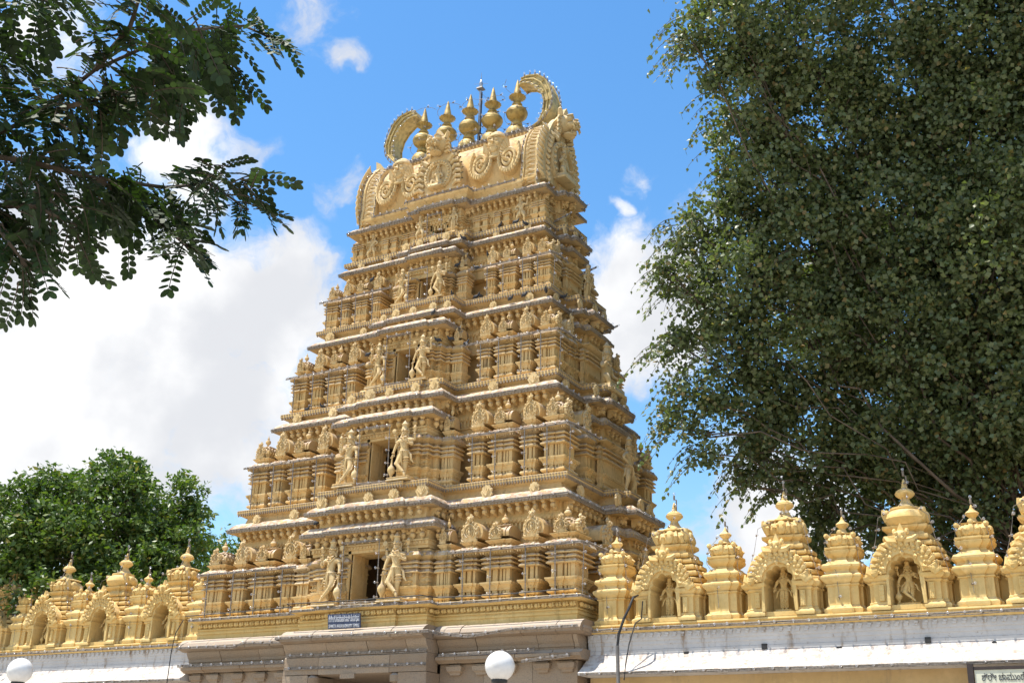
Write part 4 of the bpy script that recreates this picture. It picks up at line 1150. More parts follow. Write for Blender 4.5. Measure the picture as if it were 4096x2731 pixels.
# ================================================================== COLONNADES WITH PARAPET SHRINES
def dome_ribs(b, hw, z0, z1, k_=1.):
    hy = hw*k_
    for k in range(5):
        x = -hw*.9+hw*1.8*k/4; y = x*k_
        b.tube([(x, -hy+.01, z0), (x, -hy-.04, (z0+z1)/2), (x*.9, -hy+.06, z1)], [.04, .05, .03], 6)
        b.tube([(hw-.01, y, z0), (hw+.04, y, (z0+z1)/2), (hw-.06, y*.9, z1)], [.04, .05, .03], 6)
def roll(z0, z1, r): 
    h = z1-z0
    return [(z0+.02,r-.09),(z0+.03,r-.03),(z0+h*.25,r),(z0+h*.55,r+.012),(z0+h*.8,r),(z1-.015,r-.04),(z1-.01,r-.09)]
def shrine_big(style):
    out = {}
    hw, dp = .86, .62     # half width, half depth; front at y=-dp
    st = lambda w, d, o=.05: stepped(w, d, ((w*.55, o),), ((d*.75, o), (d*.40, o)))
    b = MB()
    for s in (-1, 1):
        pl = [(.40,-dp),(.70,-dp),(.70,-dp+.10),(.80,-dp+.10),(.80,-.25),(.85,-.25),(.85,.25),(.80,.25),(.80,dp),(.40,dp)]
        if s < 0: pl = [(-x, y) for x, y in reversed(pl)]
        b.stack(pl, [(0,.05),(.06,.06),(.09,.05),(.13,.0),(.17,.0),(.19,-.02),(.56,-.02),(.57,.0),(.60,.02),(.63,.0),(.66,.06),(.70,.085),(.745,.085),(.755,.05),(.80,.04)])
    b.box(-.41, .41, .14, .55, 0, .9); b.box(-.44, -.40, -.5, .2, 0, .8); b.box(.40, .44, -.5, .2, 0, .8); b.box(-.41, .41, -dp+.02, -.11, 0, .10)
    z = .75
    for k in range(5):
        w = hw-.05-.078*k; d = .50-.05*k; p = st(w, d, .05)
        if k < 2:
            for s in (-1, 1):
                pl = [(.44,-d),(w*.8,-d),(w,-d*.75),(w+.04,-d*.3),(w+.04,d*.3),(w,d*.75),(w*.8,d),(.44,d)]; pl = [(x, y+.06) for x, y in pl]
                if s < 0: pl = [(-x, y) for x, y in reversed(pl)]
                b.stack(pl, roll(z, z+.165, .03))
            b.box(-.45, .45, .12, d, z, z+.165)
        else: b.stack([(x, y+.06) for x, y in st(w, d)], roll(z, z+.165, .03))
        z += .165
    p = [(x, y+.06) for x, y in stepped(.41, .30, ((.22,.04),), ((.17,.04),))]
    b.stack(p, [(z-.02,-.02),(z+.02,.05),(z+.06,.06),(z+.11,.05),(z+.13,-.02),(z+.20,-.05),(z+.24,.0),(z+.28,.05),(z+.33,.06),(z+.345,.0),(z+.36,-.04)])
    z += .36
    if style == 0:     # vaulted cap with ribs and corner lions
        b.stack([(x, y+.06) for x, y in stepped(.34, .24, ((.14,.04),), ((.10,.04),))], [(z-.02,-.02),(z+.04,.05),(z+.12,.075),(z+.22,.06),(z+.30,.0),(z+.34,-.06),(z+.35,.0),(z+.375,.02),(z+.40,.0),(z+.405,-.2)])
        dome_ribs(b, .36, z+.02, z+.32, .72)
    else:
        b.lathe([(.36,z-.02),(.42,z+.05),(.46,z+.14),(.44,z+.24),(.36,z+.32),(.31,z+.34),(.33,z+.36),(.33,z+.40),(.26,z+.41)], 20, lobes=16, amp=.03)
    b.ball((0, -.26, z+.17), (.13, .09, .17), 8, 6); b.ball((.41, 0, z+.17), (.09, .13, .15), 8, 6)
    for sx in (-1, 1):
        b.ball((sx*.37, -.22, z+.27), (.09, .09, .09), 6, 5); b.tube([(sx*.36, -.2, z+.1), (sx*.42, -.24, z+.25), (sx*.43, -.26, z+.36)], [.07, .06, .03], 6)
        b.ball((sx*.07, -.34, z+.22), .035, 5, 4)
    out['body'] = b.mesh("parapet_shrine", M_PARA, 35)
    out['ztop'] = z+.39
    b = MB()
    b.lathe([(.25,0),(.25,.03),(.20,.06),(.14,.14),(.10,.22),(.085,.27),(.10,.285),(.14,.31),(.20,.37),(.215,.41),(.19,.43),(.195,.45),(.15,.50),(.09,.54),(.06,.56),(.065,.59),(.045,.63),(.055,.65),(.035,.69),(.04,.71),(.02,.77),(.005,.80)], 14)
    out['spire'] = b.mesh("spire", M_PARA, 45)
    # arch: cusped opening with leafy ornament springing from the pier cornices
    b = MB()
    nn = 28; inner = []; mid = []; o1 = []; o2 = []
    for i in range(nn):
        t = i/(nn-1); a = pi*t
        rr = .285+.05*abs(sin(a*4.5))
        inner.append((rr*cos(a), .76+rr*sin(a)*1.12)); mid.append((.385*cos(a), .76+.43*sin(a)))
        o1.append((.37*cos(a), .775+.415*sin(a))); o2.append((.59*cos(a), .775+.60*sin(a)+.08*max(0, 1-abs(t-.5)*5)))
    b.band([(.40, .10)]+mid+[(-.40, .10)], [(.335, .10)]+inner+[(-.335, .10)], -dp-.06, .13)
    b.band(o2, o1, -dp-.12, -dp+.25)
    for s in (-1, 1):
        b.box(min(s*.46, s*.56), max(s*.46, s*.56), -dp-.03, -dp+.02, .20, .54)
        for q in range(4):
            for w_ in (.485, .535): b.ball((s*w_, -dp-.03, .24+.085*q), .016, 4, 3)
    for i in range(15):
        a = pi*(.02+.96*i/14)
        r0 = .56
        b.ball((r0*cos(a), -dp-.12, .80+.58*sin(a)), (.05, .055, .05), 6, 4); b.ball((.47*cos(a+.09), -dp-.125, .79+.50*sin(a+.09)), (.035, .04, .035), 5, 4)
        b.tube([(r0*.9*cos(a), -dp-.10, .8+.55*sin(a)), (.66*cos(a+.08), -dp-.13, .80+.70*sin(a+.08)), (.70*cos(a+.2), -dp-.08, .80+.76*sin(a+.2))], [.05, .06, .02], 5)
        if i % 3 == 1: b.tube([(.44*cos(a), -dp-.10, .80+.46*sin(a)), (.43*cos(a), -dp-.14, .74+.45*sin(a)), (.42*cos(a), -dp-.13, .68+.44*sin(a))], [.03, .045, .01], 5)
    for s in (-1, 1):
        b.ball((s*.62, -dp-.10, .82), (.11, .08, .12), 7, 5); b.tube([(s*.60, -dp-.1, .72), (s*.74, -dp-.12, .8), (s*.74, -dp-.1, .95)], [.06, .06, .02], 5)
    b.ball((0, -dp-.14, 1.56), (.13, .12, .13), 8, 6)
    for s in (-1, 1):
        b.ball((s*.07, -dp-.24, 1.60), .045, 6, 4); b.ball((s*.06, -dp-.24, 1.50), (.04, .04, .05), 5, 4); b.ball((s*.13, -dp-.1, 1.66), (.05, .05, .08), 5, 4)
        b.tube([(s*.1, -dp-.12, 1.46), (s*.26, -dp-.16, 1.47), (s*.32, -dp-.12, 1.56)], [.07, .07, .03], 5)
    b.plate([(-.1,1.62),(.1,1.62),(.04,1.76),(0,1.86),(-.04,1.76)], -dp-.12, -dp-.02)
    out['arch'] = b.mesh("niche_arch", M_PARA, 45)
    return out
def shrine_small():
    b = MB(); out = {}
    st = lambda w, o=.04: stepped(w, w, ((w*.5, o),), ((w*.5, o),))
    b.stack(st(.33, .05), [(0,.05),(.05,.06),(.09,.06),(.11,.02),(.15,.0),(.17,-.015),(.55,-.015),(.56,.01),(.585,.015),(.60,-.01),(.64,.03),(.68,.07),(.72,.09),(.76,.085),(.80,.02),(.84,.0),(.87,.0),(.90,.03),(.93,.06),(.97,.065),(1.01,.04),(1.03,-.02),(1.08,-.05)])
    b.stack(st(.27, .04), [(1.06,-.02),(1.14,-.04),(1.18,.0),(1.23,.05),(1.28,.06),(1.29,.03),(1.30,.03),(1.33,.055),(1.36,.055),(1.37,-.01)])
    b.stack(stepped(.22, .22, ((.1,.03),), ((.1,.03),)), [(1.36,-.02),(1.41,.05),(1.47,.07),(1.54,.07),(1.60,.0),(1.63,-.06),(1.64,-.02),(1.66,-.01),(1.67,-.1)])
    dome_ribs(b, .26, 1.39, 1.61)
    for s in (-1, 1):
        b.ball((s*.28, -.28, 1.60), .06, 5, 4)
    b.ball((0, -.30, 1.52), (.08, .07, .10), 7, 5); b.ball((0, -.3, 1.66), (.06, .05, .06), 6, 4); b.ball((.30, 0, 1.52), (.07, .08, .10), 7, 5)
    out['body'] = b.mesh("parapet_turret", M_PARA, 35)
    b = MB(); b.lathe([(.16,0),(.11,.05),(.07,.12),(.065,.16),(.12,.22),(.14,.26),(.11,.30),(.06,.34),(.055,.36),(.03,.40),(.03,.43),(.005,.48)], 12)
    out['spire'] = b.mesh("spire", M_PARA, 45)
    return out
BIG = [shrine_big(0), shrine_big(1)]; SMALL = shrine_small()
def bulb_mesh():
    b = MB()
    b.lathe([(.018,-.03),(.022,-.02),(.022,.02),(.018,.03)], 6, 1, M=RX(pi/2))
    b.ball((0, -.072, .006), .033, 8, 6, 0)
    return b.mesh("bulb", [M_BULB, M_SOCK], 50)
BULB = bulb_mesh()
def bulb_up():
    b = MB(); b.lathe([(.02,-.05),(.024,-.03),(.024,.03),(.018,.045)], 6, 1); b.ball((0, 0, .085), .037, 8, 6, 0)
    return b.mesh("bulb", [M_BULB, M_SOCK], 50)
BULB_UP = bulb_up()

def colonnade(name, label, x0, x1, zo, bigs, smalls, right):
    root = ob(name, None, None, (TX, TY, 0), label=label, cat="colonnade")
    yf = -3.26      # plane of the white frieze
    b = MB()
    sec = [(yf+.9,4.55+zo),(yf-.52,4.55+zo),(yf-.54,4.60+zo),(yf-.30,4.76+zo),(yf-.28,4.775+zo),(yf-.10,4.92+zo),(yf-.02,5.04+zo),(yf,5.05+zo),(yf,5.13+zo),(yf+.015,5.14+zo),(yf+.015,5.24+zo),(yf-.0,5.25+zo),(yf-.0,5.33+zo),(yf-.02,5.34+zo),(yf-.03,5.52+zo),(yf+.9,5.52+zo)]
    n = len(sec)
    vs = [(x0, y, z) for y, z in sec] + [(x1, y, z) for y, z in sec]
    b.add(vs, [(i, (i+1) % n, (i+1) % n+n, i+n) for i in range(n)] + [tuple(reversed(range(n))), tuple(range(n, 2*n))])
    ob("white_cornice", b.mesh("white_cornice", M_WHITE), root)
    d = MB()
    k = int((x1-x0)/.19)
    for i in range(k):
        x = x0+.1+.19*i
        d.box(x-.05, x+.04, yf-.055, yf-.0, 5.40+zo, 5.45+zo); d.box(x-.02, x+.06, yf-.075, yf-.0, 5.45+zo, 5.49+zo)
    ob("dentils", d.mesh("dentils", M_WHITE), root, kind="stuff")
    # yellow kerb that the shrines stand on
    b = MB(); b.stack(rect(x0, x1, yf-.03, yf+1.6), [(5.522+zo,.03),(5.56+zo,.07),(5.60+zo,.07),(5.61+zo,.03),(5.66+zo,.02),(5.68+zo,.05),(5.72+zo,.04),(5.735+zo,-.05)])
    ob("parapet_kerb", b.mesh("parapet_kerb", M_PARA), root)
    b = MB(); b.box(x0, x1, yf+.52, yf+.75, 5.73+zo, 6.45+zo); ob("parapet_wall", b.mesh("parapet_wall", M_PARA), root)
    # wall and pillars below the eave
    b = MB(); b.box(x0, x1, yf+.12, yf+.45, 4.10+zo, 4.549+zo); ob("beam", b.mesh("beam", M_WALL), root)
    b = MB(); b.box(x0, x1, yf+3.2, yf+3.5, 0, 4.55+zo); ob("rear_wall", b.mesh("rear_wall", M_WALL), root)
    b = MB(); b.box(x0, x1, yf+.9, yf+3.5, 4.552+zo, 5.5+zo); ob("roof_slab", b.mesh("roof_slab", M_WALL), root)
    b = MB(); b.box(x0, x1, yf+.5, yf+.62, 0, 4.099+zo); ob("front_wall", b.mesh("front_wall", M_WALL), root)
    col = MB(); col.stack(rect(-.16, .16, -.16, .16), [(0,.08),(.3,.08),(.35,0),(3.4,0),(3.5,.05),(3.6,.02),(3.8,.12),(3.98,.14)])
    cm = col.mesh("pillar", M_STONE)
    x = x0+1.3
    while x < x1-.5: ob("pillar", cm, root, (x, yf+.28, 0), 0, (1, 1, (4.10+zo)/3.98)); x += 2.72
    z0 = 5.735+zo
    yc = yf+.55
    for j, x in enumerate(bigs):
        m = BIG[1 if (right and j == 2) or (not right and j in (1,)) else 0]
        s = ob("parapet_shrine", m['body'], root, (x, yc+.02, z0), 0, (1, 1, .955))
        ob("spire", m['spire'], s, (0, .05, m['ztop']), 0, (1, 1, .92))
        ob("niche_arch", m['arch'], s)
        ob("niche_statue", GUARD_P if j % 3 == 2 else STAND_P, s, (0, -.32, .16), 0, (1.12, .9, 1.0 if j % 2 else .94))
        strings_shrine.append((TX+x, TY+yc+.07, z0, m['ztop']*.955, True))
    for x in smalls:
        s = ob("parapet_turret", SMALL['body'], root, (x, yc-.12, z0), 0, 1.05)
        ob("spire", SMALL['spire'], s, (0, 0, 1.66), 0, (1, 1, .85))
        strings_shrine.append((TX+x, TY+yc-.12, z0, 1.70, False))
    return root
strings_shrine = []
colR = colonnade("colonnade", "white eaved colonnade right of the tower with yellow niche shrines along its parapet", 6.23, 24.0, 0.0, (8.21, 10.93, 13.63, 16.38, 19.1, 21.8), (6.78, 9.55, 12.27, 15.0, 17.72, 20.45), True)
colL = colonnade("colonnade", "white eaved colonnade left of the tower with yellow shrines in front of a green tree", -26.0, -6.28, 0.19, (-7.80, -10.42, -13.04, -15.66, -18.28, -20.9, -23.5), (-6.55, -9.12, -11.72, -14.33, -16.95, -19.6, -22.2), False)
# rain-water openings in the right-hand cornice, their inner shade painted as solid black
for x, z, rd in ((13.95,5.10,0),(15.22,4.97,1),(10.51,5.10,0),(8.70,5.0,0),(12.14,4.98,0)):
    b = MB()
    if rd: b.lathe([(.055,-.07),(.055,.06)], 12, M=RX(pi/2))
    else: b.box(-.055, .055, -.05, .06, -.055, .055)
    ob("drain_hole", b.mesh("drain_hole", M_BLACK), colR, (x, -3.26, z))

# ================================================================== STREET FURNITURE AND SIGNS
def lamp(x, y, z, label):
    r = ob("globe_lamp", None, None, (x, y, 0), label=label, cat="lamp", group="globe lamps in the courtyard")
    b = MB(); b.lathe([(.14,0),(.14,.1),(.07,.2),(.045,.5),(.04,z-.32)], 12); ob("post", b.mesh("post", M_BLACK, 40), r)
    b = MB(); b.lathe([(.05,-.32),(.06,-.27),(.09,-.235),(.115,-.22),(.115,-.19),(.10,-.175)], 16); ob("collar", b.mesh("collar", M_BLACK, 40), r, (0, 0, z))
    b = MB(); b.ball((0,0,0), .21, 32, 20); ob("globe", b.mesh("globe", M_GLOBE, 80), r, (0, 0, z))
lamp(-8.823, 14.753, 3.50, "white globe lamp in front of the granite gateway base")
lamp(-17.62, 13.66, 3.56, "white globe lamp in front of the left colonnade")

def text_mesh(body, size, mat, ext=.004, align='LEFT', xs=1.):
    cu = bpy.data.curves.new("lettering", 'FONT'); cu.body = body; cu.size = size; cu.extrude = ext; cu.align_x = align; cu.resolution_u = 2
    o = bpy.data.objects.new("lettering", cu); COL.objects.link(o)
    dg = bpy.context.evaluated_depsgraph_get()
    me = bpy.data.meshes.new_from_object(o.evaluated_get(dg))
    bpy.data.objects.remove(o)
    me.transform(Matrix.Rotation(pi/2, 4, 'X'))
    me.materials.clear(); me.materials.append(mat)
    return me
def fit(me, w, h=None):
    xs = [v.co.x for v in me.vertices]; zs = [v.co.z for v in me.vertices]
    if not xs: return me
    sx = w/(max(xs)-min(xs)); sz = (h/(max(zs)-min(zs))) if h else sx
    me.transform(SC(sx, 1, sz) @ TR(-(max(xs)+min(xs))/2, 0, -(max(zs)+min(zs))/2))
    return me
b = MB(); b.box(-.52, .52, -.015, .015, -.185, .185)
sg = ob("temple_sign", b.mesh("temple_sign", M_BLUE), None, (TX-.215, TY-4.33, 6.00), label="small dark blue name board with white lettering above the stone cornice", cat="sign")
sg.rotation_euler = (.16, .015, 0)
ob("lettering", fit(text_mesh("ಶ್ರೀ ಶ್ವೇತವರಾಹಸ್ವಾಮಿ ದೇವಸ್ಥಾನ", .2, M_WRITE), .98, .20), sg, (0, -.018, .062))
ob("lettering", fit(text_mesh("SHWETA VARAHASWAMY TEMPLE", .1, M_WRITE), .98, .085), sg, (0, -.018, -.115))
nb = ob("notice_board", None, None, (TX+15.9, TY-3.98, 0), label="cream notice board in a dark frame under the right eave", cat="sign")
for s in (-1, 1):
    b = MB(); b.box(-.055, .055, -.05, .05, 0, 4.52); ob("post", b.mesh("post", M_FRAME), nb, (s*1.07, 0, 0))
b = MB(); b.box(-1.0, 1.0, -.02, .02, 3.25, 4.40); ob("panel", b.mesh("panel", M_CREAM), nb)
b = MB(); b.box(-1.014, 1.014, -.035, .035, 0, .058); fm = b.mesh("frame_rail", M_FRAME)
for z in (4.402, 3.19): ob("frame_rail", fm, nb, (0, 0, z))
ob("lettering", fit(text_mesh("ಶ್ರೀ ಚಾಮುಂಡೇಶ್ವರಿ ದೇವಸ್ಥಾನ", .2, M_INK), 1.75, .17), nb, (0, -.024, 4.26))
ob("lettering", fit(text_mesh("ಚಾಮುಂಡಿ ಬೆಟ್ಟ, ಮೈಸೂರು", .1, M_INK), 1.0, .07), nb, (0, -.024, 4.11))
# conduit and cables at the right end of the base
b = MB(); b.tube([(7.33,-3.95,0), (7.33,-3.95,4.3), (7.31,-3.95,5.15)], .043, 10)
pp = ob("conduit_pipe", b.mesh("conduit_pipe", M_PIPE, 40), None, (TX, TY, 0), label="grey metal conduit standing in front of the white cornice right of the tower", cat="pipe")
b = MB(); b.tube([(7.31,-3.95,5.12), (7.34,-3.95,5.4), (7.45,-3.9,5.75), (7.56,-3.8,6.05), (7.60,-3.72,6.25), (7.58,-3.4,6.35)], [.034,.034,.033,.032,.03,.02], 8)
ob("black_cable", b.mesh("black_cable", M_BLACK, 40), None, (TX, TY, 0), label="thick black cable bending up out of the grey conduit beside a turret", cat="cable")
b = MB(); b.tube([(7.46,-3.93,4.4), (7.5,-3.92,4.75), (7.48,-3.7,5.2), (7.55,-3.5,5.7), (7.68,-3.45,5.80), (7.72,-3.45,6.2)], .016, 6)
ob("thin_cable", b.mesh("thin_cable", M_BLACK, 40), None, (TX, TY, 0), label="thin dark cable running up behind the grey conduit over the white cornice", cat="cable")
b = MB(); b.tube([(-6.28,-3.95,6.38), (-6.45,-4.02,6.0), (-6.52,-4.02,5.5), (-6.55,-4.0,4.6), (-6.55,-3.95,2)], .014, 5)
ob("drop_cable", b.mesh("drop_cable", M_BLACK), None, (TX, TY, 0), label="thin black wire hanging down the left corner of the granite base", cat="cable")
b = MB(); b.tube([(-6.2,-3.96,6.47), (-4.2,-3.93,6.50), (-2.3,-3.98,6.52), (-2.1,-4.42,6.52), (0,-4.43,6.49), (2.2,-4.42,6.50), (2.4,-3.96,6.50), (4.2,-3.94,6.48), (6.2,-3.96,6.50)], .014, 5)
ob("black_wire", b.mesh("black_wire", M_BLACK), None, (TX, TY, 0), label="thin black wire lying along the ledge under the lowest storey", cat="cable")
# lightning rod
lr = ob("lightning_rod", None, None, (TX+.14, TY+.35, 21.9), label="slim steel lightning rod behind the middle gilded finial", cat="lightning rod")
b = MB(); b.tube([(0,0,0), (0,0,2.72)], .045, 8); ob("mast", b.mesh("mast", M_STEEL), lr)
b = MB(); b.tube([(0,0,2.9), (0,0,3.12), (0,0,3.42)], [.03,.018,.006], 6); b.lathe([(.02,2.80),(.075,2.92),(.06,3.02),(.02,3.12)], 10)
for a in (0, 1.6, 3.1, 4.7): b.tube([(0,0,2.97), (.24*cos(a+.4), .24*sin(a+.4), 2.97+.05*sin(a*2))], .006, 4)
ob("tip", b.mesh("tip", M_STEEL, 40), lr)
b = MB(); b.stack(rect(-.10,.10,-.10,.10), [(2.70,-.05),(2.74,.02),(2.80,.0)]); ob("cap", b.mesh("cap", M_PIPE), lr)
b = MB(); b.tube([(.06,.0,.1), (.07,0,1.4), (.06,0,2.6)], .02, 5); ob("wire", b.mesh("wire", M_BLACK), lr)

# ================================================================== LIGHT STRINGS
n_bulbs = 0
def light_string(label, pts, gap=.33, closed=False, up=False, rz=None, local=True, droop=True, group=None, start=.5, face=None, wire=.012, flat=True):
    """cable run with clear bulbs; pts in tower coordinates"""
    P = [Vector(p) for p in pts]
    o0 = P[0] + (Vector((TX, TY, 0)) if local else Vector())
    r = ob("light_string", None, None, tuple(o0), label=label, cat="light string", group=group)
    Q = [p-P[0] for p in P]
    b = MB()
    for dz, dy in (((0, 0), (.026, .006), (.05, .0)) if flat else ((0, 0),)):
        R = []
        for a, c in zip(Q[:-1], Q[1:]):
            k = max(1, int((c-a).length/.5))
            for j in range(k): R.append(a.lerp(c, j/k) + Vector((0, random.uniform(-.004, .004), dz + random.uniform(-.012, .006))))
        R.append(Q[-1]+Vector((0, 0, dz)))
        b.tube(R, wire, 4)
    ob("cable", b.mesh("cable", M_WIRE), r)
    d = gap*start
    for a, c in zip(Q[:-1], Q[1:]):
        L = (c-a).length
        while d < L:
            p = a.lerp(c, d/L)
            dr = (c-a).normalized()
            ang = (atan2(dr.y, dr.x) if abs(dr.z) < .9 else 0.) if face is None else face
            ob("bulb", BULB_UP if up else BULB, r, (p.x, p.y, p.z+.03), ang + random.uniform(-.35, .35), random.uniform(.9, 1.1))
            d += gap*random.uniform(.9, 1.1)
        d -= L
    return r
def plan_run(plan, z, o):
    """visible stretch of a plan outline, from the left end of the front to the right-hand face"""
    P = offset(plan, o); n = len(P)
    k = len(P)//2
    out = [(x, y, z) for x, y in P[:n//2+0]]
    return [p for p in out if p[1] < 1.2]
ORD = ("lowest", "second", "third", "fourth", "topmost")
for i in range(5):
    P = plan_of(E_[i])
    light_string("string of clear bulbs along the %s full width eave of the tower" % ORD[i], plan_run(P, E_[i][0]-.04, .012), .36-.02*i)
    if i < 4:
        cz, cw, cb = CE_[i]
        light_string("string of clear bulbs on the porch eave above the %s doorway" % ORD[i], [(-cw,-cb+.10,cz-.04),(-cw*.6,-cb+.08,cz-.04),(-cw*.6,-cb-.012,cz-.04),(cw*.6,-cb-.012,cz-.04),(cw*.6,-cb+.088,cz-.04),(cw+.012,-cb+.088,cz-.04),(cw+.012,-cb+1.0,cz-.04)], .34-.02*i)
        fy = -(L_[i][2]-.22)-.19; bz = L_[i][0]+.015+BH[i]/1.96*1.245
        xk = bay_spec[i][3][1]+bay_spec[i][3][2]/2+.07; xp = CE_[i][1]+.28
        light_string("string of clear bulbs across the small shrine eaves on the right of the %s storey" % ORD[i], [(xp, fy-.02, bz), (xk, fy, bz), (xk+.10, fy+.3, bz), (xk+.08, -E_[i][5][0][0]-.25, bz)], .33)
        light_string("string of clear bulbs across the small shrine eaves on the left of the %s storey" % ORD[i], [(-xk, fy, bz), (-xp, fy-.02, bz)], .33)
        # drop strings down each small shrine
        for s in (1, -1):
            for kk, (kind, x, w) in enumerate(bay_spec[i]):
                nm = ("first", "second", "third", "corner")[kk]
                xx = s*x - (.12 if kind != 'panjara' else .06)*w
                light_string("upright string of bulbs on the %s small shrine %s the doorway, %s storey" % (nm, "right of" if s > 0 else "left of", ORD[i]),
                             [(xx, fy+.0, bz-.06), (xx-.015, fy+.07, L_[i][0]+.04)], .40, face=-1.3, wire=.017, group="upright bulb strings on the small shrines")
        xx = bay_spec[i][3][1]+bay_spec[i][3][2]/2
        light_string("upright string of bulbs on the right-hand corner edge of the %s storey" % ORD[i], [(xx+.10, fy+.12, bz-.05), (xx+.05, fy+.16, L_[i][0]+.04)], .40, face=1.2)
    dw, dh, dz = DOOR[i]; cb = (CE_[i][2] if i < 4 else 1.78)
    yb = -(L_[i][2]+L_[i][4])+.12
    zt = dz+dh+.06; zb = L_[i][0]+.03
    light_string("frame of clear bulbs around the doorway of the %s storey" % ORD[i], [(-dw/2-.03, yb, zb), (-dw/2-.06, yb, zt), (dw/2-.02, yb, zt), (dw/2+.02, yb, zb+.02), (-dw/2, yb-.03, zb+.03)], .36, face=-.8)
light_string("string of clear bulbs along the yellow ledge below the lowest storey", plan_run(plan_of(L_[0]), 6.36, .012), .36)
light_string("sagging string of bulbs along the lip of the stone cornice", [(-6.42,-3.95,5.58),(-5.2,-3.95,5.57),(-4.3,-3.95,5.53),(-3.9,-3.95,5.62),(-2.5,-3.95,5.60),(-2.4,-4.42,5.62),(2.45,-4.42,5.60),(2.5,-3.96,5.60),(3.3,-3.96,5.50),(4.5,-3.96,5.62),(6.3,-3.96,5.62)], .34)
light_string("string of bulbs along the lower stone ledge left of the entrance", [(-6.4,-3.84,5.09),(-2.45,-3.84,5.09)], .38)
light_string("string of bulbs along the lower stone ledge right of the entrance", [(2.4,-3.84,5.09),(5.1,-3.84,5.13)], .36)
light_string("loose bulb batten hanging right of the entrance near the white cornice", [(4.75,-3.84,4.88),(6.05,-3.84,4.98)], .36)
light_string("upper row of bulbs on the entrance lintel", [(-2.2,-4.15,5.19),(2.25,-4.15,5.19)], .36)
light_string("lower row of bulbs on the entrance lintel", [(-2.2,-4.15,4.86),(2.25,-4.15,4.86)], .36)
# roof
light_string("string of bulbs along the roof ridge in front of the finials", [(-3.2,-.40,21.93),(2.7,-.40,21.93)], .17)
light_string("upper string of bulbs along the roof ridge", [(-3.1,-.35,22.04),(2.7,-.35,22.04)], .22)
light_string("string of bulbs along the small cornice below the roof vault", [(-2.75,-1.42,19.53),(-1.2,-1.42,19.53),(-1.2,-1.76,19.53),(1.2,-1.76,19.53),(1.2,-1.42,19.53),(2.75,-1.42,19.53)], .27)
for s, nm in ((-1, "left"), (1, "right")):
    for x, q in ((2.80, "inner"), (3.36, "outer")):
        light_string("string of bulbs up the %s edge of the %s twisted roof band" % (q, nm), [(s*x, -y-.14, z+.03) for y, z in [(1.10,19.3),(1.12,19.75)]+RP[7:14]], .26, face=s*.8, flat=False)
    for q, yy in (("front", -.30), ("rear", .30)):
        light_string("string of bulbs along the %s edge of the %s gilded horn" % (q, nm), [(s*x, yy, z) for x, z in [(2.75,22.1),(3.05,22.3),(3.27,22.62),(3.33,22.98),(3.23,23.5),(3.05,23.8),(2.77,24.04),(2.42,24.14),(2.12,24.1)]], .2, up=True, flat=False)
    light_string("string of bulbs along the inner curve of the %s gilded horn" % nm, [(s*x, -.30, z) for x, z in [(2.80,22.2),(2.97,22.55),(3.01,22.95),(2.91,23.33),(2.71,23.6),(2.44,23.82),(2.18,23.89)]], .2, face=-1.4*s, flat=False)
for k, x in enumerate(FX):
    light_string("spiral of bulbs wound round the %s gilded finial" % ("leftmost", "second", "middle", "fourth", "rightmost")[k],
                 [(x+(.10+.36*abs(sin((t+.1)*4.6)))*cos(t*20+k)*.95, (.10+.36*abs(sin((t+.1)*4.6)))*sin(t*20+k)*.95, 22.25+2.0*t) for t in np.linspace(0, .95, 40)], .55, flat=False, wire=.007)
# colonnade lines
def cline(label, x0, x1, y, z, gap=.36): light_string(label, [(x0, y, z), ((x0+x1)/2, y, z-.01), (x1, y, z)], gap)
cline("string of bulbs under the yellow kerb of the right colonnade parapet", 6.4, 18.5, -3.39, 5.57)
cline("string of bulbs along the lip of the right white eave", 6.3, 18.5, -3.83, 4.545)
cline("string of bulbs under the yellow kerb of the left colonnade parapet", -18.5, -6.4, -3.39, 5.76)
cline("string of bulbs along the lip of the left white eave", -18.5, -6.5, -3.83, 4.735)
RN = {}
for (x, y, z, zt, big) in strings_shrine:
    lx = x-TX
    if not (-16.5 < lx < 17): continue
    side = "right" if lx > 0 else "left"; kind = "niche shrine" if big else "turret"
    idx = RN.setdefault((side, kind), 0); RN[(side, kind)] += 1
    nm = ("first", "second", "third", "fourth")[min(3, idx)]
    w = .62 if big else .30
    d = .5 if big else .30
    if big: pts = [(x+.84, y-.45, z+.78), (x+.74, y-.42, z+1.1), (x+.62, y-.38, z+1.5), (x+.52, y-.38, z+2.0), (x+.1, y-.3, z+zt+.1), (x+.02, y, z+zt+.68), (x-.05, y-.2, z+zt+.05), (x-.52, y-.42, z+2.0), (x-.62, y-.42, z+1.5), (x-.82, y-.5, z+.8)]
    else: pts = [(x+.42, y-.3, z+.75), (x+.36, y-.3, z+1.3), (x+.30, y-.3, z+1.62), (x+.02, y, z+zt+.42), (x-.30, y-.32, z+1.62), (x-.36, y-.34, z+1.3), (x-.10, y-.42, z+.9), (x-.06, y-.42, z+.25)]
    light_string("bulb string over the %s %s of the %s parapet counted from the tower" % (nm, kind, side), pts, .42, local=False, flat=False, face=0.7, wire=.006)
    b = MB(); b.tube([(.05, .02, -.45), (.05, .02, .08), (0, 0, .10)], .016, 5); b.lathe([(.02,.08),(.024,.12),(.02,.15)], 6); 
    st = ob("bulb_stand", b.mesh("bulb_stand", M_SOCK), None, (x, y, z+zt+(.68 if big else .40)), label="iron bulb holder on the spire of the %s %s, %s parapet" % (nm, kind, side), cat="bulb holder")
    ob("bulb", BULB_UP, st, (0, 0, .15))
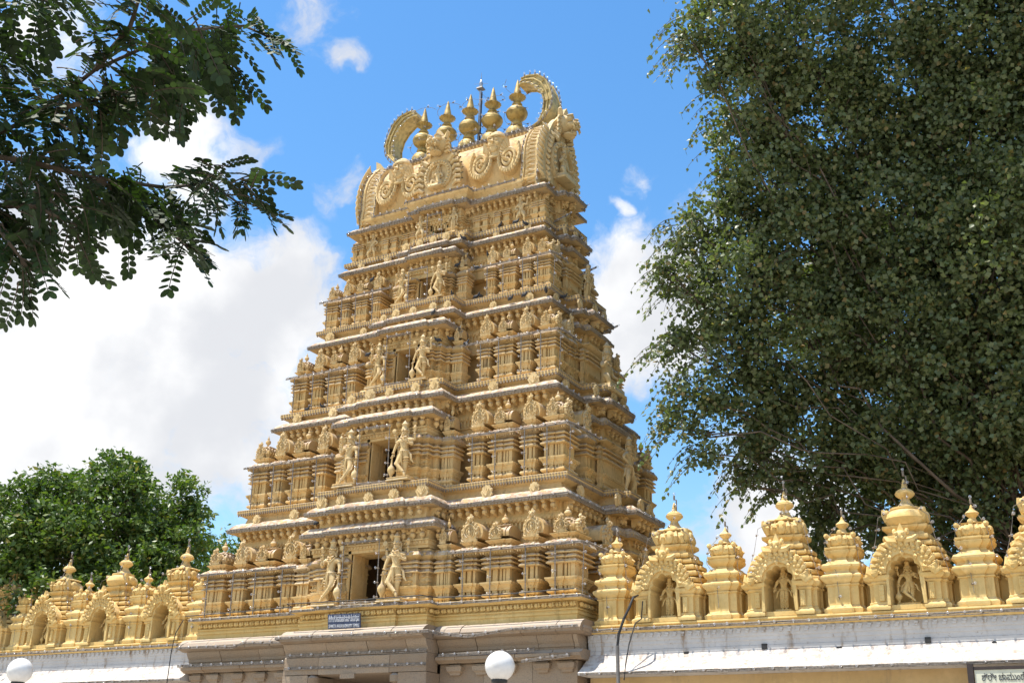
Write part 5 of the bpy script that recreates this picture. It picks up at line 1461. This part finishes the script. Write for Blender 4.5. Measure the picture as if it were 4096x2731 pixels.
# a few broken battens sticking out of the right-hand edge
for (x, y, z, tier) in ((4.35,-.55,18.55,"topmost"), (4.9,.1,16.9,"fourth"), (5.45,.4,15.0,"third"), (6.25,.75,11.0,"second")):
    light_string("loose bulb batten jutting from the right edge of the %s storey" % tier, [(x-.75, y, z-.25), (x-.22, y+.1, z-.05)], .16, face=1.2)

# ================================================================== PIGEONS
def pigeon_mesh():
    b = MB()
    nd = {'body': (0,0,.09,(.058,.06)), 'breast': (0,-.07,.115,(.05,.05)), 'neck': (0,-.11,.165,.028), 'head': (0,-.125,.205,.026), 'rump': (0,.08,.075,(.045,.035)), 'tail': (0,.19,.05,(.035,.010))}
    b.add(*skin(nd, [('body','breast'),('breast','neck'),('neck','head'),('body','rump'),('rump','tail')]))
    b.ball((0, -.13, .21), (.027, .032, .027), 8, 6)
    b.tube([(0, -.155, .208), (0, -.185, .20)], [.009, .002], 5)
    for s in (-1, 1):
        b.ball((s*.048, .03, .105), (.02, .11, .05), 8, 6)
        b.tube([(s*.02, 0, .05), (s*.022, -.005, .0)], .006, 4); b.tube([(s*.022, -.03, .002), (s*.022, .01, .002)], .006, 4)
    return b.mesh("pigeon", M_PIG, 60)
PIG = pigeon_mesh()
PG = [(2.15,1.30,18.11,.9,"on the ledge of the top storey, right of the doorway"), (2.69,1.28,18.11,1.6,"on the ledge of the top storey beside the dancing statue"),
      (3.12,1.44,17.88,-.5,"on the fourth full width eave near its right end"), (1.30,2.02,17.55,-.6,"perched on the right end of the fourth porch eave"),
      (1.95,1.60,17.02,.2,"above the small shrine roofs right of the fourth doorway"), (1.10,1.95,16.72,1.5,"on the capital under the fourth porch eave"),
      (1.72,1.85,16.55,-1.4,"on the small shrine eave right of the fourth doorway statue"), (1.17,2.25,15.62,.3,"at the foot of the pilaster right of the fourth doorway"),
      (1.85,1.76,15.63,.1,"in the dark recess of the fourth storey ledge"), (1.72,1.80,15.62,1.4,"on the fourth storey ledge, wings towards the tower recess"),
      (3.44,1.92,15.30,1.3,"under the right half of the fourth storey ledge"), (4.14,1.92,15.30,.4,"at the right corner below the fourth storey ledge"),
      (4.38,-1.3,15.30,1.9,"round the right corner below the fourth storey ledge"), (3.0,1.95,15.26,1.2,"on the third full width eave right of its middle fan ornament"),
      (1.02,2.95,14.80,1.0,"on top of the third porch eave"), (1.11,2.78,14.0,-1.2,"left one of two on the capitals under the third porch eave"),
      (1.50,2.70,14.0,-1.3,"right one of two on the capitals under the third porch eave"), (1.85,2.42,13.90,1.3,"on the small shrine eave right of the third porch"),
      (-1.57,2.5,14.10,1.5,"behind the head of the left statue on the third storey"), (-2.25,1.75,17.0,1.2,"on a small shrine roof left of the fourth doorway"),
      (4.35,1.60,14.62,1.2,"beside the pot finial on the right corner shrine of the third storey"), (-3.88,2.33,12.75,1.3,"left one of two on the third storey ledge, left half"),
      (-3.28,2.33,12.75,-.5,"right one of two on the third storey ledge, left half"), (-2.20,3.40,8.85,1.4,"on the left end of the lowest porch eave")]
for (x, bb, z, a, where) in PG:
    y = -bb if bb > 0 else bb
    ob("pigeon", PIG, None, (TX+x, TY+y, z), a, .72, label="dark pigeon "+where, cat="pigeon", group="pigeons on the tower")

# ================================================================== TREES
def np_mesh(name, V, F, mat, loops=4):
    me = bpy.data.meshes.new(name)
    nV, nF = len(V), len(F)
    me.vertices.add(nV); me.vertices.foreach_set('co', V.astype(np.float32).ravel())
    me.loops.add(nF*loops); me.loops.foreach_set('vertex_index', F.astype(np.int32).ravel())
    me.polygons.add(nF); me.polygons.foreach_set('loop_start', np.arange(0, nF*loops, loops, dtype=np.int32))
    me.update(calc_edges=True); me.materials.append(mat)
    return me
def leaves(P, size, drop, mat, name="crown", aspect=.8, fold=.25):
    """each leaf: two folded quads; P leaf base points"""
    n = len(P)
    d = rng.normal(size=(n, 3)); d[:, 2] = d[:, 2]*.6 - drop; d /= np.linalg.norm(d, axis=1)[:, None]
    r = rng.normal(size=(n, 3)); u = np.cross(d, r); u /= np.linalg.norm(u, axis=1)[:, None]; w = np.cross(u, d)
    L = size*rng.uniform(.65, 1.25, n)[:, None]; W = L*aspect*.5
    b0 = P; m1 = P + d*L*.42 + u*W + w*W*fold; m2 = P + d*L*.42 - u*W + w*W*fold; t = P + d*L; mid = P + d*L*.5
    V = np.stack([b0, m1, t, m2, mid], 1).reshape(-1, 3)
    k = np.arange(n)[:, None]*5
    F = np.concatenate([k+np.array([[0, 1, 2, 4]]), k+np.array([[0, 4, 2, 3]])], 0)
    return np_mesh(name, V, F, mat)
def lobe_points(lobes, per_m2, cluster, hollow=.55, jitter=.16, wisp=0.):
    out = []
    for (x, y, z, r) in lobes:
        n = int(per_m2*4*pi*r*r*(.8 if r < 1.0 and len(lobes) > 40 else 1))
        nc = max(4, n//cluster)
        d = rng.normal(size=(nc, 3)); d /= np.linalg.norm(d, axis=1)[:, None]
        rad = r*(hollow+(1.08-hollow)*rng.random(nc)**.6)
        c = np.array([x, y, z]) + d*rad[:, None]*np.array([1, 1, .92])
        k = rng.integers(0, nc, n)
        q = rng.normal(size=(n, 3))*np.array([1, 1, .75])*jitter*(.6+.8*rng.random(nc)[k])[:, None]
        out.append(c[k]+q)
    return np.concatenate(out)
LOBES_R = [(-8.55,24.35,20.6,1.0),(-9.2,24.0,20.05,.35),(-8.15,25.42,19.24,1.25),(-8.9,26.42,18.29,.85),(-8.13,26.8,17.09,1.4),(-9.57,26.73,16.37,.8),(-10.3,26.1,15.85,.5),(-9.14,26.67,14.49,1.3),(-10.44,26.65,14.74,.7),(-10.85,25.88,14.76,.32),(-10.03,27.0,13.07,.95),(-11.1,26.6,13.0,.45),(-10.48,26.82,11.65,.7),(-10.91,26.95,10.82,.45),(-10.49,27.32,10.18,.36),(-9.39,28.31,11.72,1.05),(-9.42,28.22,10.29,.6),(-9.82,28.28,9.66,.3),(-8.5,29.39,10.97,1.5),(-8.71,29.78,9.45,.9),(-8.23,30.66,8.56,.9),(-7.99,28.2,13.15,1.7),(-7.69,27.72,15.62,1.6),(-6.82,27.42,18.64,1.8),(-6.93,26.22,20.4,1.6),(-5.58,28.47,16.24,2),(-5.88,28.65,13.3,1.9),(-6.37,29.9,11.07,1.8),(-6.57,31.44,9.16,1.5),(-5.08,28.19,19.92,2),(-3.3,28.64,17.66,2),(-3.49,28.12,14.16,2),(-3.94,29.07,11.62,2),(-4.23,30.68,9.65,1.6),(-4.2,32.04,8.28,1.2),(-2.89,28.1,20.52,2),(-1.56,28.81,15.45,2.4),(-2.25,30.33,11.54,2.4),(-2.61,32.23,8.19,2),(-1.0,28.79,19.67,2.2),(-.06,30.74,13.61,2.6),(-.75,32.01,9.6,2.2),(.63,29.85,17.86,2.4),(-7.59,25.1,23.24,1.8),(-5.05,26.59,23.79,2.2),(-1.85,27.15,23.61,2.5),(.4,28.3,22.19,2.4),(-6.09,33.33,16.47,3),(-4.4,35.79,13.59,3),(-3.22,33.09,20.0,3),(-8.0,32.05,15.7,1.8),(-7.2,34.8,11.69,2.0)]
def limb_mesh(paths, name, mat):
    b = MB()
    for pts, r0, r1 in paths:
        k = len(pts); b.tube(pts, [r0+(r1-r0)*i/(k-1) for i in range(k)], 7)
    return b.mesh(name, mat, 60)
def wander(a, c, k, amp):
    a = Vector(a); c = Vector(c)
    return [a.lerp(c, i/k) + Vector([random.uniform(-amp, amp)*(1 if 0 < i < k else 0) for _ in range(3)]) for i in range(k+1)]
def tree(name, label, base, lobes, fork, leaf, dens, drop, mat, bark, tr, aspect=.8, cluster=26, jitter=.2, hollow=.55, limb_k=1.):
    r = ob(name, None, None, base, label=label, cat="tree")
    bx = Vector(base)
    fk = Vector(fork)
    b = MB(); pts = wander(bx, fk, 6, .08); b.tube([p-bx for p in pts], [tr*(1.5 if i == 0 else 1.1-.05*i) for i in range(7)], 12)
    ob("trunk", b.mesh("trunk", bark, 60), r)
    paths = []; ends = []
    for (x, y, z, rr) in lobes:
        c = Vector((x, y, z)); m = fk.lerp(c, .45) + Vector((random.gauss(0, .7), random.gauss(0, .7), random.gauss(.3, .6)))
        p1 = wander(fk, m, 5, .38); p2 = wander(m, c, 6, .32)
        k = max(.25, min(1, rr/2))
        paths.append(([p-bx for p in p1+p2[1:]], tr*.32*k*limb_k, .02)); ends.append((c, rr, m))
    ob("limbs", limb_mesh(paths, "limbs", M_BARK), r)
    # twigs out to the crown surface
    tw = []
    for c, rr, m in ends:
        for _ in range(int(3+rr*5)):
            d = Vector((random.gauss(0,1), random.gauss(0,1), random.gauss(-.1,.8))).normalized()
            e = c + d*rr*random.uniform(.7, 1.05); s = c.lerp(m, random.random()*.35)
            tw.append(([p-bx for p in wander(s, e, 4, .12)], random.uniform(.012, .026), .005))
    ob("twigs", limb_mesh(tw, "twigs", M_TWIG), r)
    P = lobe_points(lobes, dens, cluster, hollow, jitter) - np.array(base)
    ob("crown", leaves(P, leaf, drop, mat, aspect=aspect), r, kind="stuff")
    return r, ends
peepal, _ = tree("peepal_tree", "huge dark green heart leaved tree towering behind the right colonnade", (-2.6, 31.8, 0), LOBES_R, (-3.2, 31.0, 7.2), .14, 185, .5, M_PEEPAL, M_BARK2, .62, .86, 46, .20, hollow=.5, limb_k=.28)
# leafy sprays hanging out of the left edge of the crown, each with its own stem
def spray_mesh(nl, L, size, mat, droop=.9):
    b = MB(); pts = [Vector((0, 0, 0))]
    for i in range(1, 7): pts.append(Vector((L*i/6, random.uniform(-.03, .03), -droop*L*(i/6)**1.8)))
    b.tube(pts, [.012-.0014*i for i in range(7)], 4, 1)
    for i in range(nl):
        t = (i+1)/nl*6; k = min(5, int(t)); p = pts[k].lerp(pts[k+1], min(1, t-k))
        a = random.uniform(0, 2*pi); d = Vector((.35*cos(a)+.2, .6*sin(a), -.8+.3*random.random())).normalized()
        u = d.cross(Vector((random.gauss(0,1), random.gauss(0,1), random.gauss(0,1)))).normalized(); w = u.cross(d)
        q = p + d*.05; s = size*random.uniform(.7, 1.2)
        vs = [q, q+d*s*.18+u*s*.36, q+d*s*.5+u*s*.40+w*s*.06, q+d*s*.8+u*s*.12, q+d*s*1.15, q+d*s*.8-u*s*.12, q+d*s*.5-u*s*.40+w*s*.06, q+d*s*.18-u*s*.36, q+d*s*.45-w*s*.04]
        b.add([tuple(v) for v in vs], [(8,0,1),(8,1,2),(8,2,3),(8,3,4),(8,4,5),(8,5,6),(8,6,7),(8,7,0)])
        b.tube([p, q], .004, 3, 1)
    return b.mesh("leaf_spray", [mat, M_TWIG])
SPR = [spray_mesh(random.randint(9, 15), random.uniform(.45, .85), .125, M_PEEPAL) for _ in range(6)]
edge = [l for l in LOBES_R if l[0] < -7.4 or l[2] < 9.8]
n = 0
while n < 290:
    x, y, z, rr = random.choice(edge)
    d = Vector((random.gauss(-.5, .8), random.gauss(-.5, .6), random.gauss(-.15, .7))).normalized()
    if d.x > .5: continue
    p = Vector((x, y, z)) + d*rr*random.uniform(.85, 1.12)
    ob("leaf_spray", random.choice(SPR), peepal, tuple(p-Vector((-2.6, 31.8, 0))), atan2(d.y, d.x)+random.uniform(-.6, .6), random.uniform(.7, 1.15)); n += 1

LOBES_L = [(-35.22,26.33,11.16,.9),(-35.22,26.9,11.92,.7),(-34.46,26.84,10.12,1.3),(-35.16,26.08,9.57,1.3),(-34.72,26.24,8.09,1.3),(-34.88,28.18,11.87,.8),(-34.04,28.88,12.69,.85),(-33.55,29.5,12.54,.75),(-33.5,28.49,11.17,1.4),(-32.98,29.87,11.1,1.3),(-32.42,30.85,12.15,.75),(-32.2,30.7,11.09,.9),(-31.85,30.9,11.4,.4),(-31.9,29.9,9.93,1.2),(-31.8,30.8,9.94,.6),(-33.48,27.47,9.41,1.4),(-32.54,28.57,9.4,1.4),(-33.39,27.13,8.01,1.5),(-32.01,28.74,8.04,1.5),(-31.17,30.27,8.54,1.2),(-35.86,30.39,11.31,2.3),(-34.4,32.21,10.72,1.9),(-37.39,28.95,9.83,2.2),(-37.07,25.77,10.43,1.6),(-37.3,26.06,8.37,1.8)]
tree("broadleaf_tree", "bright green broad leaved tree with a rounded crown behind the left colonnade", (-33.4, 29.6, 0), LOBES_L, (-33.4, 29.4, 6.0), .22, 95, .35, M_MANGO, M_BARK, .38, .5, 36, .17, hollow=.62)
tree("small_tree", "small green treetop just left of the tower's lowest eave", (-35.3, 37.0, 0), [(-35.25,36.84,11.5,.9),(-34.5,37.2,11.2,.7),(-35.3,37.15,10.4,1.1),(-36.2,37.0,10.2,.9)], (-35.3, 37.0, 8.4), .26, 45, .4, M_MANGO, M_BARK, .2, .42, 16, .22)

# overhanging bough at the upper left, near the camera
def frond_mesh(np_, L, s):
    b = MB(); pts = []
    for i in range(9): pts.append(Vector((L*i/8, 0, -.28*L*(i/8)**2)))
    b.tube(pts, [.0042-.0003*i for i in range(9)], 4, 1)
    for i in range(np_):
        t = .12+.88*(i+.6)/np_; k = min(7, int(t*8)); p = pts[k].lerp(pts[k+1], t*8-k)
        sc = s*(.55+.55*t)
        for q in (-1, 1):
            d = Vector((.42+random.uniform(-.1, .15), q*.9, -.18+random.uniform(-.12, .12))).normalized()
            u = d.cross(Vector((random.uniform(-.25, .25), random.uniform(-.2, .2), 1))).normalized(); w = u.cross(d)
            vs = [p+d*.004]
            for (a, ww) in ((.12,.20),(.35,.30),(.65,.31),(.88,.20)): vs.append(p+d*sc*a+u*sc*ww+w*sc*.03)
            vs.append(p+d*sc)
            for (a, ww) in ((.88,.20),(.65,.31),(.35,.30),(.12,.20)): vs.append(p+d*sc*a-u*sc*ww+w*sc*.03)
            b.add([tuple(v) for v in vs], [tuple(range(10))])
    p = pts[8]; d = Vector((1, 0, -.5)).normalized(); u = Vector((0, 1, 0)); sc = s*1.15
    for q in (-.5, .5):
        dd = (d+u*q).normalized(); uu = dd.cross(Vector((0, 0, 1))).normalized()
        vs = [p] + [p+dd*sc*a+uu*sc*ww for a, ww in ((.3,.26),(.65,.3),(.9,.17))] + [p+dd*sc] + [p+dd*sc*a-uu*sc*ww for a, ww in ((.9,.17),(.65,.3),(.3,.26))]
        b.add([tuple(v) for v in vs], [tuple(range(8))])
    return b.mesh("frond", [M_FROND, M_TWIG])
FR = [frond_mesh(random.randint(6, 9), random.uniform(.18, .27), .05) for _ in range(8)]
BR = [[(-5.11,2.74,4.28),(-5.41,3.22,4.78),(-4.86,3.26,4.86),(-4.27,3.13,4.88),(-4.05,3.43,5.23),(-4.21,3.99,5.68),(-3.87,3.96,5.43)],
      [(-5.41,3.22,4.78),(-4.86,3.26,4.60),(-4.65,3.53,4.58),(-4.79,4.11,4.85),(-4.36,4.04,4.73),(-3.86,3.85,4.36)],
      [(-5.47,3.15,4.57),(-5.2,3.3,4.45),(-4.7,3.16,4.05),(-4.67,3.28,3.95)],
      [(-4.27,3.13,4.88),(-4.03,3.1,5.03),(-3.95,3.08,5.29)],
      [(-4.86,3.26,4.86),(-4.36,3.14,4.72),(-4.2,3.37,4.9),(-4.32,3.65,5.16)],
      [(-5.0,2.6,5.0),(-4.77,2.96,5.41),(-4.91,3.23,5.58)],
      [(-4.65,3.53,4.58),(-4.89,4.07,4.72),(-4.63,4.08,4.5),(-4.39,3.98,4.32)],
      [(-5.2,3.3,4.45),(-4.62,3.2,4.25),(-4.69,3.51,4.3)],
      [(-4.05,3.43,5.23),(-4.32,3.86,5.46),(-4.28,4.07,5.46)],
      [(-5.41,3.22,4.78),(-5.17,3.17,5.14),(-5.08,3.2,5.32)]]
TB = Vector((-8.2, 2.4, 0))
bough = ob("overhanging_tree", None, None, tuple(TB), label="dark leafy bough with paired oval leaflets overhanging the upper left corner", cat="tree")
b = MB(); b.tube([Vector((0,0,0)), Vector((.1,.05,1.5)), Vector((.05,.1,3.2)), Vector((.3,.2,4.1))], [.22,.16,.13,.10], 10); ob("trunk", b.mesh("trunk", M_BARK, 60), bough)
b = MB(); st = Vector((-7.9, 2.6, 4.1))
b.tube([st-TB, Vector((-6.9,2.6,4.35))-TB, Vector((-6.0,2.8,4.5))-TB, Vector((-5.41,3.22,4.78))-TB], [.09,.06,.045,.03], 8)
b.tube([Vector((-6.9,2.6,4.35))-TB, Vector((-6.0,2.5,4.3))-TB, Vector((-5.11,2.74,4.28))-TB], [.04,.03,.015], 6)
b.tube([Vector((-6.0,2.8,4.5))-TB, Vector((-5.47,3.15,4.57))-TB], [.03,.018], 6)
b.tube([Vector((-6.9,2.6,4.35))-TB, Vector((-5.9,2.5,4.9))-TB, Vector((-5.0,2.6,5.0))-TB], [.035,.025,.012], 6)
for q in BR: b.tube([Vector(p)-TB for p in q], [.016-.010*i/(len(q)-1) for i in range(len(q))], 6)
ob("limbs", b.mesh("limbs", M_TWIG, 60), bough)
def on_path(q, t):
    q = [Vector(p) for p in q]; Ls = [(q[i+1]-q[i]).length for i in range(len(q)-1)]; d = t*sum(Ls)
    for i, l in enumerate(Ls):
        if d <= l: return q[i].lerp(q[i+1], d/l), (q[i+1]-q[i]).normalized()
        d -= l
    return q[-1], (q[-1]-q[-2]).normalized()
cnt = [120, 120, 50, 30, 80, 45, 50, 50, 26, 45]
spots = []
for q, c in zip(BR, cnt):
    for k in range(c):
        p, d = on_path(q, (k+.5)/c*.95+.02)
        p = p + Vector((random.gauss(0, .05), random.gauss(0, .06), random.gauss(.03, .05)))
        a = atan2(d.y, d.x) + random.choice((-1, 1))*random.uniform(.2, 1.5)
        spots.append((p, (random.gauss(0, .4), random.choice((random.uniform(-.3, .5), random.uniform(.3, 1.15))), a), random.uniform(.8, 1.15)))
    p, d = on_path(q, .93)
    for k in range(4): spots.append((p, (random.gauss(0, .3), random.uniform(.1, .8), atan2(d.y, d.x)+random.uniform(-.8, .8)), 1.05))
spots.sort(key=lambda t: (t[0]-Vector((0, 0, 1.6))).length)
rest = MB()
for k, (p, e, sc) in enumerate(spots):
    me = random.choice(FR)
    if k < 295:
        o = ob("frond", me, bough, tuple(p-TB), 0, sc); o.rotation_euler = e
    else:
        from mathutils import Euler
        M = Matrix.Translation(p-TB) @ Euler(e).to_matrix().to_4x4() @ SC(sc, sc, sc)
        rest.add([tuple(v.co) for v in me.vertices], [tuple(f.vertices) for f in me.polygons], 0, M)
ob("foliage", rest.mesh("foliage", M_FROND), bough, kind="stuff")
